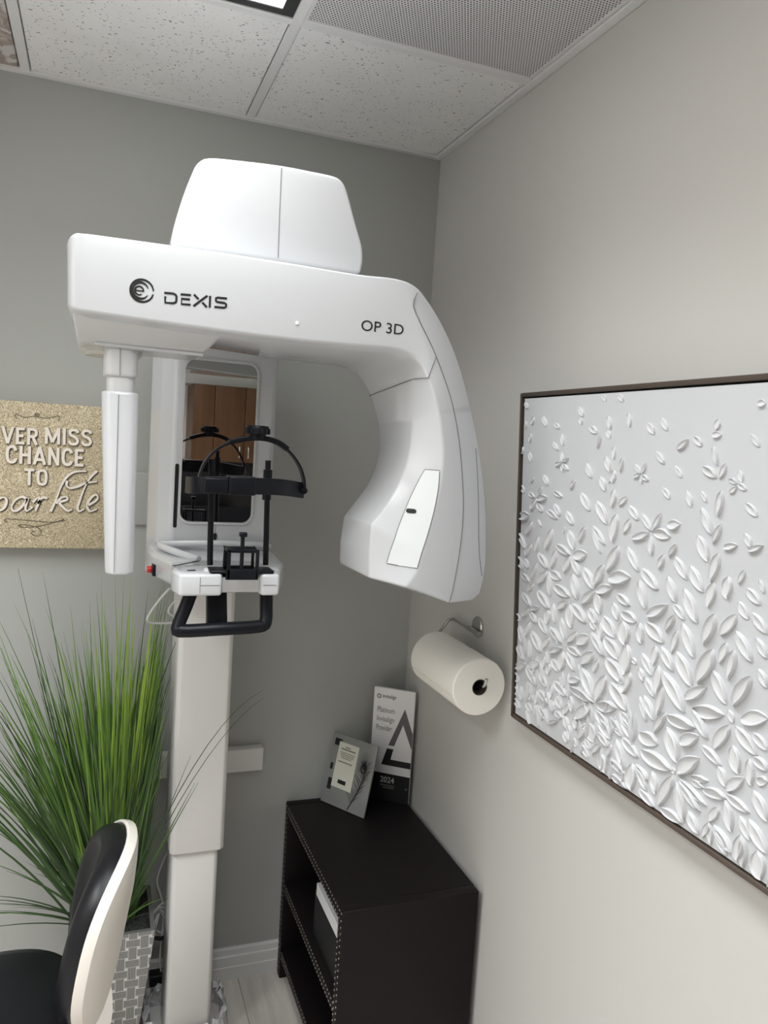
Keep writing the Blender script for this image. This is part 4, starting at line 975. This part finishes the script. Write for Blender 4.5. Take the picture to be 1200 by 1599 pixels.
R = [ring(rc, ra.y), ring(RR - .003, ra.y), ring(RR, ra.y - .004, -.0012)] + [ring(RR + random.uniform(-.0006, .0006), ra.y + (rb.y - ra.y) * k / 8, -.0012) for k in range(1, 8)] + [ring(RR, rb.y + .004, -.0012), ring(RR - .003, rb.y), ring(rc, rb.y), ]
for a, b in zip(R, R[1:]):
    for k in range(seg): bm.faces.new((a[k], a[(k + 1) % seg], b[(k + 1) % seg], b[k]))
finish('paper', bm, M['paper'], roll, smooth=30)
bm = bmesh.new(); R = [ring(rc + .0004, ra.y + .001), ring(rc + .0004, rb.y - .001), ring(rc - .0015, rb.y - .001), ring(rc - .0015, ra.y + .001)]
for a, b in zip(R, R[1:] + R[:1]):
    for k in range(seg): bm.faces.new((a[k], a[(k + 1) % seg], b[(k + 1) % seg], b[k]))
finish('core', bm, M['core'], roll)
bm = bmesh.new(); b_ribbon(bm, [cen + V((math.cos(math.radians(198)) * (RR + .0003), ra.y - .01 + (rb.y - ra.y + .02) * k / 20, math.sin(math.radians(198)) * (RR + .0003) + .0012 * math.sin(k * 1.1))) for k in range(21)], .002, (-.95, 0, -.31), .0006)
finish('sheet_edge', bm, M['paper'], roll)

# ---------------------------------------------------------------- relief painting
pt = thing('relief_painting', (-.03, -1.39, 1.14), 'white plaster petal relief painting in a dark wood frame on the right wall', 'painting')
B0 = V((-.034, 0, 1.147)); T0 = V((-.077, 0, 1.927)); pup = (T0 - B0).normalized(); pnn = pup.cross(V((0, 1, 0)))
if pnn.x > 0: pnn = -pnn
PWD, PHT, PY = 1.22, (T0 - B0).length, -.79
def cp(s, t_, o=0.0): return V((B0.x, PY - s, B0.z)) + pup * t_ + pnn * o
def slab(bm, s0, s1, t0, t1, o0, o1): b_hex(bm, [cp(s0, t0, o0), cp(s1, t0, o0), cp(s1, t0, o1), cp(s0, t0, o1), cp(s0, t1, o0), cp(s1, t1, o0), cp(s1, t1, o1), cp(s0, t1, o1)])
bm = bmesh.new(); fw = .009
slab(bm, -.013, -.013 + fw, -.010, PHT + .010, -.030, .004); slab(bm, PWD + .004, PWD + .004 + fw, -.010, PHT + .010, -.030, .004)
slab(bm, -.013 + fw, PWD + .004, -.010, -.010 + fw, -.030, .004); slab(bm, -.013 + fw, PWD + .004, PHT + .010 - fw, PHT + .010, -.030, .004)
finish('wood_frame', bm, M['frame'], pt, bevel=.001, seg=1)
bm = bmesh.new(); slab(bm, -.005, PWD + .005, -.001, PHT + .001, -.029, -.012); finish('backing', bm, M['gap'], pt)
PETALS = [[6,769,21,755,-6,-2],[13,725,12,706,-5,0],[47,734,40,716,-7,1],[88,735,105,712,-8,-1],[138,719,158,708,-6,-3],[230,753,247,733,-8,-2],[234,731,240,716,-7,-1],[271,713,296,698,-8,-4],[331,732,341,706,-8,-1],[329,706,339,688,-8,-1],[394,737,399,711,-7,0],[309,694,300,668,-5,1],[37,696,33,675,-7,0],[167,695,175,670,-7,-1],[134,677,155,660,-6,-2],[2,664,-7,642,-8,1],[32,652,43,629,-8,-1],[308,776,322,762,-6,-2],[362,774,376,760,-7,-2],[168,655,175,634,-6,-1],[173,634,197,644,4,-3],[146,628,173,633,2,-5],[176,632,199,618,-5,-3],[173,631,177,613,-6,-1],[265,635,285,606,-8,-2],[329,651,345,622,-9,-2],[354,672,354,647,-7,0],[383,652,377,624,-6,0],[357,625,353,601,-9,0],[101,602,120,580,-8,-2],[55,594,44,581,-5,1],[223,598,208,577,-7,1],[314,610,332,583,-9,-3],[0,571,14,553,-9,-2],[343,607,340,600,-4,1],[451,718,470,698,-8,-3],[488,727,506,705,-7,-2],[533,672,559,689,6,-4],[572,694,592,679,-6,-4],[627,723,621,706,-7,2],[615,698,635,698,0,-6],[706,747,721,746,0,-6],[697,699,715,681,-4,-3],[479,666,502,645,-6,-3],[530,642,549,623,-5,-2],[618,679,630,648,-6,-1],[597,644,629,628,-6,-6],[648,651,636,627,-6,2],[676,642,684,624,-6,-2],[656,627,674,621,-2,-4],[675,621,694,612,-3,-4],[659,605,674,616,4,-3],[501,601,521,583,-6,-3],[441,623,452,644,5,-1],[441,622,461,612,-4,-4],[439,621,442,604,-5,-1],[421,640,439,624,-5,-2],[418,617,438,622,2,-4],[36,557,63,547,-6,-4],[94,574,74,548,-7,1],[72,545,116,551,2,-8],[68,542,48,516,-10,1],[75,535,100,517,-9,-4],[145,567,178,558,-5,-5],[-3,494,41,502,3,-11],[54,488,32,455,-10,1],[119,524,162,508,-7,-5],[149,539,172,516,-8,-3],[197,528,225,502,-9,-4],[82,497,97,483,-3,-1],[191,494,187,477,-4,0],[142,481,118,432,-12,1],[85,456,75,420,-8,0],[268,502,249,468,-8,1],[208,487,230,448,-13,-4],[162,450,217,434,-8,-7],[229,436,277,446,2,-12],[217,432,195,393,-13,1],[225,431,256,396,-11,-4],[-3,455,29,420,-9,-3],[53,434,30,403,-11,1],[-5,397,17,369,-12,-4],[28,397,44,376,-8,-3],[89,419,130,390,-11,-5],[160,435,143,393,-11,0],[139,385,184,374,-10,-9],[126,383,89,347,-13,3],[135,377,145,330,-10,-2],[15,358,51,344,-8,-5],[82,393,63,351,-8,0],[68,342,45,321,-8,2],[250,572,283,538,-11,-4],[305,559,342,517,-12,-5],[296,507,339,475,-7,-4],[296,502,327,456,-8,-3],[360,587,355,552,-10,0],[400,577,377,558,-7,3],[409,560,438,536,-8,-4],[371,539,361,483,-14,0],[413,534,394,505,-9,2],[381,477,348,422,-15,2],[410,479,445,439,-9,-4],[358,410,421,422,1,-14],[270,415,308,377,-12,-6],[335,432,311,384,-12,1],[316,376,368,391,3,-10],[308,374,267,337,-12,4],[318,373,331,330,-14,-4],[230,394,251,344,-13,-4],[161,357,221,343,-10,-10],[92,331,142,299,-12,-7],[384,383,424,368,-7,-7],[175,308,213,332,9,-6],[23,312,62,287,-9,-5],[561,600,576,574,-7,-2],[597,602,610,585,-4,-2],[642,606,637,564,-9,0],[693,591,719,573,-5,-5],[600,574,628,533,-8,-4],[645,551,630,518,-7,1],[594,526,620,486,-11,-5],[643,503,629,454,-11,1],[519,537,550,541,1,-9],[544,504,526,480,-6,2],[512,480,501,452,-8,1],[654,515,682,522,1,-6],[696,543,710,523,-6,-3],[705,518,733,529,2,-5],[448,548,477,520,-7,-3],[500,554,478,519,-7,2],[483,519,527,515,-4,-10],[468,515,422,499,-4,7],[474,510,479,475,-9,-1],[542,481,574,447,-9,-5],[581,471,614,433,-10,-6],[527,442,551,401,-10,-4],[455,445,502,415,-10,-7],[636,452,626,409,-12,0],[667,468,667,432,-12,-2],[700,485,689,461,-6,1],[730,475,742,457,-4,-2],[707,457,736,438,-6,-6],[569,428,604,377,-12,-6],[449,421,471,372,-11,-4],[232,330,285,301,-12,-8],[220,324,231,276,-16,-5],[157,314,169,271,-9,-3],[136,295,134,260,-13,-3],[57,280,99,292,2,-6],[55,280,24,254,-10,3],[60,278,90,253,-9,-5],[-12,254,14,239,-11,-6],[13,228,30,187,-11,-4],[59,247,42,206,-12,-1],[101,267,135,238,-10,-5],[72,229,115,189,-13,-6],[147,234,119,198,-11,1],[150,258,197,234,-9,-6],[191,288,209,244,-10,-4],[252,272,217,241,-11,3],[296,274,253,249,-11,9],[151,202,198,221,4,-7],[222,231,267,224,-7,-8],[315,245,272,209,-13,6],[217,218,249,186,-10,-6],[202,214,197,170,-15,-3],[307,284,351,248,-10,-6],[331,233,318,203,-9,-1],[294,333,322,308,-11,-6],[300,309,318,292,-8,-4],[334,313,340,276,-10,-3],[342,327,383,294,-15,-9],[404,333,414,287,-18,-6],[349,285,399,253,-14,-10],[420,289,418,228,-18,-4],[360,244,416,210,-15,-11],[433,237,411,187,-17,-1],[376,199,432,160,-15,-11],[401,349,445,340,-8,-10],[373,362,391,331,-10,-4],[5,175,38,149,-10,-5],[59,203,67,158,-8,-2],[1,122,48,139,3,-10],[58,142,110,162,5,-11],[53,138,99,105,-13,-7],[-9,106,13,83,-11,-5],[109,139,143,114,-10,-6],[129,183,127,152,-9,-2],[161,187,188,165,-11,-6],[148,171,145,145,-11,-3],[173,138,223,120,-10,-9],[231,159,270,170,0,-8],[276,201,322,148,-15,-9],[358,208,329,144,-17,-1],[236,146,322,139,-8,-10],[337,140,396,152,-4,-14],[315,132,256,81,-15,6],[331,126,375,102,-11,-9],[410,152,448,127,-11,-8],[381,126,409,112,-8,-7],[183,107,206,85,-11,-6],[234,105,215,74,-11,-1],[181,71,212,65,-7,-7],[237,125,247,92,-10,-4],[215,74,238,55,-8,-5],[111,98,154,77,-10,-7],[164,126,158,86,-11,-3],[29,80,36,44,-9,-3],[69,90,75,58,-9,-3],[-2,70,13,50,-9,-4],[0,40,27,22,-9,-6],[56,49,77,32,-10,-6],[93,53,108,33,-9,-5],[114,60,152,38,-10,-7],[171,90,173,63,-8,-3],[102,93,104,60,-9,-3],[157,35,195,54,2,-4],[256,83,266,60,-8,-4],[288,83,297,70,-9,-5],[438,268,451,259,-5,-4],[475,361,528,391,7,-8],[544,397,573,375,-7,-5],[548,377,528,344,-8,1],[473,346,523,321,-11,-10],[455,340,464,303,-11,-4],[642,400,621,345,-13,1],[688,410,658,370,-11,4],[692,432,714,409,-7,-5],[721,420,752,396,-6,-6],[691,383,726,344,-9,-6],[569,366,601,315,-11,-6],[556,350,545,307,-9,-1],[502,308,499,271,-10,-2],[518,311,553,277,-9,-6],[557,312,599,263,-13,-8],[642,340,612,275,-17,1],[671,359,659,322,-10,0],[688,351,680,301,-11,-2],[466,284,500,251,-8,-6],[512,273,511,222,-13,-3],[527,266,585,213,-13,-9],[480,241,508,213,-8,-5],[526,237,516,181,-11,-2],[585,237,633,273,8,-7],[646,305,679,259,-10,-7],[725,319,694,262,-13,2],[739,335,758,312,-6,-5],[732,383,755,358,-6,-5],[605,224,674,238,-2,-13],[684,250,696,233,-6,-4],[712,245,762,264,1,-13],[544,191,612,193,-5,-12],[537,193,511,147,-11,0],[605,224,643,187,-8,-7],[477,205,509,169,-9,-6],[461,254,475,233,-7,-4],[465,199,489,161,-7,-4],[470,129,521,127,-9,-15],[543,167,575,115,-15,-9],[579,155,621,181,6,-10],[478,99,559,94,-10,-15],[576,99,625,143,11,-9],[688,226,659,174,-13,1],[631,169,675,152,-6,-7],[702,228,747,200,-8,-9],[736,231,766,215,-6,-7],[697,194,712,154,-12,-7],[669,149,688,121,-8,-6],[690,117,724,151,8,-6],[640,95,689,101,-4,-10],[690,110,739,101,-5,-8],[688,97,706,52,-10,-7],[609,105,649,113,-2,-7],[612,99,639,97,-3,-6],[582,90,647,70,-5,-6],[583,85,635,54,-7,-7],[575,76,599,16,-11,-7],[563,85,532,15,-15,-2],[509,70,524,31,-10,-6],[538,13,595,11,-6,-10],[474,62,500,49,-6,-6],[607,39,635,12,-9,-8],[674,79,656,45,-10,0],[654,41,643,10,-8,-2],[656,43,664,7,-7,-4],[668,44,711,18,-8,-8],[672,37,699,8,-6,-6],[720,85,745,57,-7,-6],[739,89,779,54,-9,-9],[725,56,721,10,-12,-5],[731,54,735,6,-9,-5],[759,47,769,5,-15,-10],[744,139,775,104,-9,-8],[732,186,740,146,-9,-5],[740,193,769,184,-5,-8],[750,161,770,165,-2,-9],[560,99,568,91,-6,-4],[384,126,420,103,-8,-7],[343,110,384,84,-13,-10],[414,140,452,109,-11,-8],[294,78,275,42,-12,-1],[307,88,328,56,-19,-11],[343,83,378,65,-8,-7],[351,62,324,30,-9,1],[384,73,376,43,-9,-2],[420,101,470,82,-9,-9],[401,89,434,41,-12,-7],[355,40,371,7,-14,-8],[388,42,435,31,-7,-8],[392,14,440,4,-7,-8],[452,60,453,8,-17,-7],[465,65,500,48,-6,-6],[468,60,498,27,-8,-6],[509,70,525,37,-10,-6],[245,36,268,21,-8,-6],[283,34,312,15,-8,-6],[233,60,244,25,-9,-4],[477,21,521,6,-7,-8],[216,69,238,48,-9,-6],[256,83,262,57,-10,-4],[218,37,232,16,-8,-4],[298,51,318,36,-7,-5]]
random.seed(21)
for k in range(120):           # the part beyond the edge of the photograph
    s = random.uniform(.80, 1.19); tz = random.random() ** 1.6 * .72 + .03; a = random.uniform(-.8, .8); l = random.uniform(.02, .05) * (1.3 - tz); w = l * random.uniform(.22, .3)
    PETALS.append([int(1000 * v) for v in (s - math.sin(a) * l, tz - math.cos(a) * l, s + math.sin(a) * l, tz + math.cos(a) * l, math.cos(a) * w, -math.sin(a) * w)])
for k in range(48):            # crowded upright strokes along the lower left
    s = random.uniform(.006, .46); tz = random.random() ** 1.4 * (.30 - .35 * s) + .012; a = random.uniform(-.55, .25); l = random.uniform(.014, .028); w = l * random.uniform(.20, .30)
    PETALS.insert(0, [int(1000 * v) for v in (s - math.sin(a) * l, tz - math.cos(a) * l, s + math.sin(a) * l, tz + math.cos(a) * l, math.cos(a) * w, -math.sin(a) * w)])
bm = bmesh.new(); NU = 16
slab(bm, .003, PWD - .003, .003, PHT - .003, -.012, 0)
VP = ((-1, 0), (-.94, .70), (-.86, .80), (-.70, .12), (-.4, 0), (0, 0), (.32, .02), (.56, .10), (.70, .78), (.82, 1.0), (.93, .85), (1, 0))
for ax_, az_, bx_, bz_, sx_, sz_ in PETALS:
    a = (ax_ / 1000, az_ / 1000); b = (bx_ / 1000, bz_ / 1000); sd = (sx_ / 960, sz_ / 960)
    a, b = (a[0] * 1.03 - b[0] * .03, a[1] * 1.03 - b[1] * .03), (b[0] * 1.03 - a[0] * .03, b[1] * 1.03 - a[1] * .03)
    ln = math.hypot(b[0] - a[0], b[1] - a[1]); wd = math.hypot(*sd)
    hgt = min(.0085, .0022 + .085 * ln) * random.uniform(.8, 1.15)
    if sd[0] < 0: sd = (-sd[0], -sd[1])
    bias = random.uniform(-.12, .12); rows = []
    for i in range(NU + 1):
        u = i / NU
        prof = (math.sin(math.pi * min(1, max(0, u)) ** 0.92) ** .72) if 0 < u < 1 else .03
        endk = min(1, 4.5 * u + .35, 4.5 * (1 - u) + .35)
        r = []
        for v_, h_ in VP:
            vv = v_ * prof + bias * math.sin(math.pi * u)
            s = a[0] + (b[0] - a[0]) * u + sd[0] * vv; tt = a[1] + (b[1] - a[1]) * u + sd[1] * vv
            hh = h_ * (1.15 if v_ > 0 else .8) * hgt * endk + hgt * .06
            if u in (0.0, 1.0): hh *= .5
            if v_ in (-1, 1): hh = -.0015
            r.append(bm.verts.new(cp(min(max(s, .002), PWD - .002), min(max(tt, .003), PHT - .003), hh)))
        rows.append(r)
    for p, q in zip(rows, rows[1:]):
        for j in range(len(VP) - 1): bm.faces.new((p[j], p[j + 1], q[j + 1], q[j])).material_index = 1
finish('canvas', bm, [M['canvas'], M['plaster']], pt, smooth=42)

# ---------------------------------------------------------------- what the machine's mirror shows: the end of the room behind the viewer
cb = thing('wall_cabinet', (-.25, -3.4, 1.63), 'brown wooden wall cabinet with double doors, reflected in the machine mirror', 'cabinet')
box('cabinet_body', -.50, -.001, YF + .001, -3.215, 1.63, 2.09, M['wood'], cb)
for x0, x1, hx in ((-.498, -.375, None), (-.371, -.19, -.215), (-.186, -.004, -.16)):
    d_ = box('door', x0, x1, -3.214, -3.196, 1.634, 2.086, M['wood'], cb, bevel=.002)
    if hx: tube('door_handle', [(hx, -3.19, 1.66), (hx, -3.18, 1.67), (hx, -3.18, 1.72), (hx, -3.19, 1.73)], .004, M['chrome'], d_)
struct(box('trim_3', XL, -.001, YF + .001, -3.23, 2.091, H, M['wall_back']))
bs = box('backsplash_panel', -1.6, -.002, YF + .001, YF + .015, .94, 1.625, M['dark_tile'])
tag(bs, 'black backsplash panel below the wall cabinet, reflected in the mirror', 'panel')
ct = thing('base_cabinet', (-.8, -3.3, 0), 'wooden base cabinet with a beige worktop along the wall behind the viewer', 'cabinet')
box('cabinet_body', -1.6, -.02, YF + .02, -3.0, .0, .90, M['wood'], ct)
box('worktop', -1.6, -.02, YF + .016, -2.97, .90, .94, M['counter'], ct, bevel=.004)
mo = thing('monitor', (-.33, -3.2, .94), 'black monitor standing on the worktop behind the viewer, seen in the mirror', 'monitor')
box('screen_housing', -.62, -.12, -3.20, -3.16, 1.05, 1.36, M['black'], mo, bevel=.006)
box('monitor_foot', -.45, -.29, -3.28, -3.10, .9405, .955, M['black'], mo, bevel=.003)
box('monitor_neck', -.39, -.35, -3.22, -3.19, .95, 1.10, M['black'], mo)

for o in bpy.data.objects:
    if '_w' in o: del o['_w']
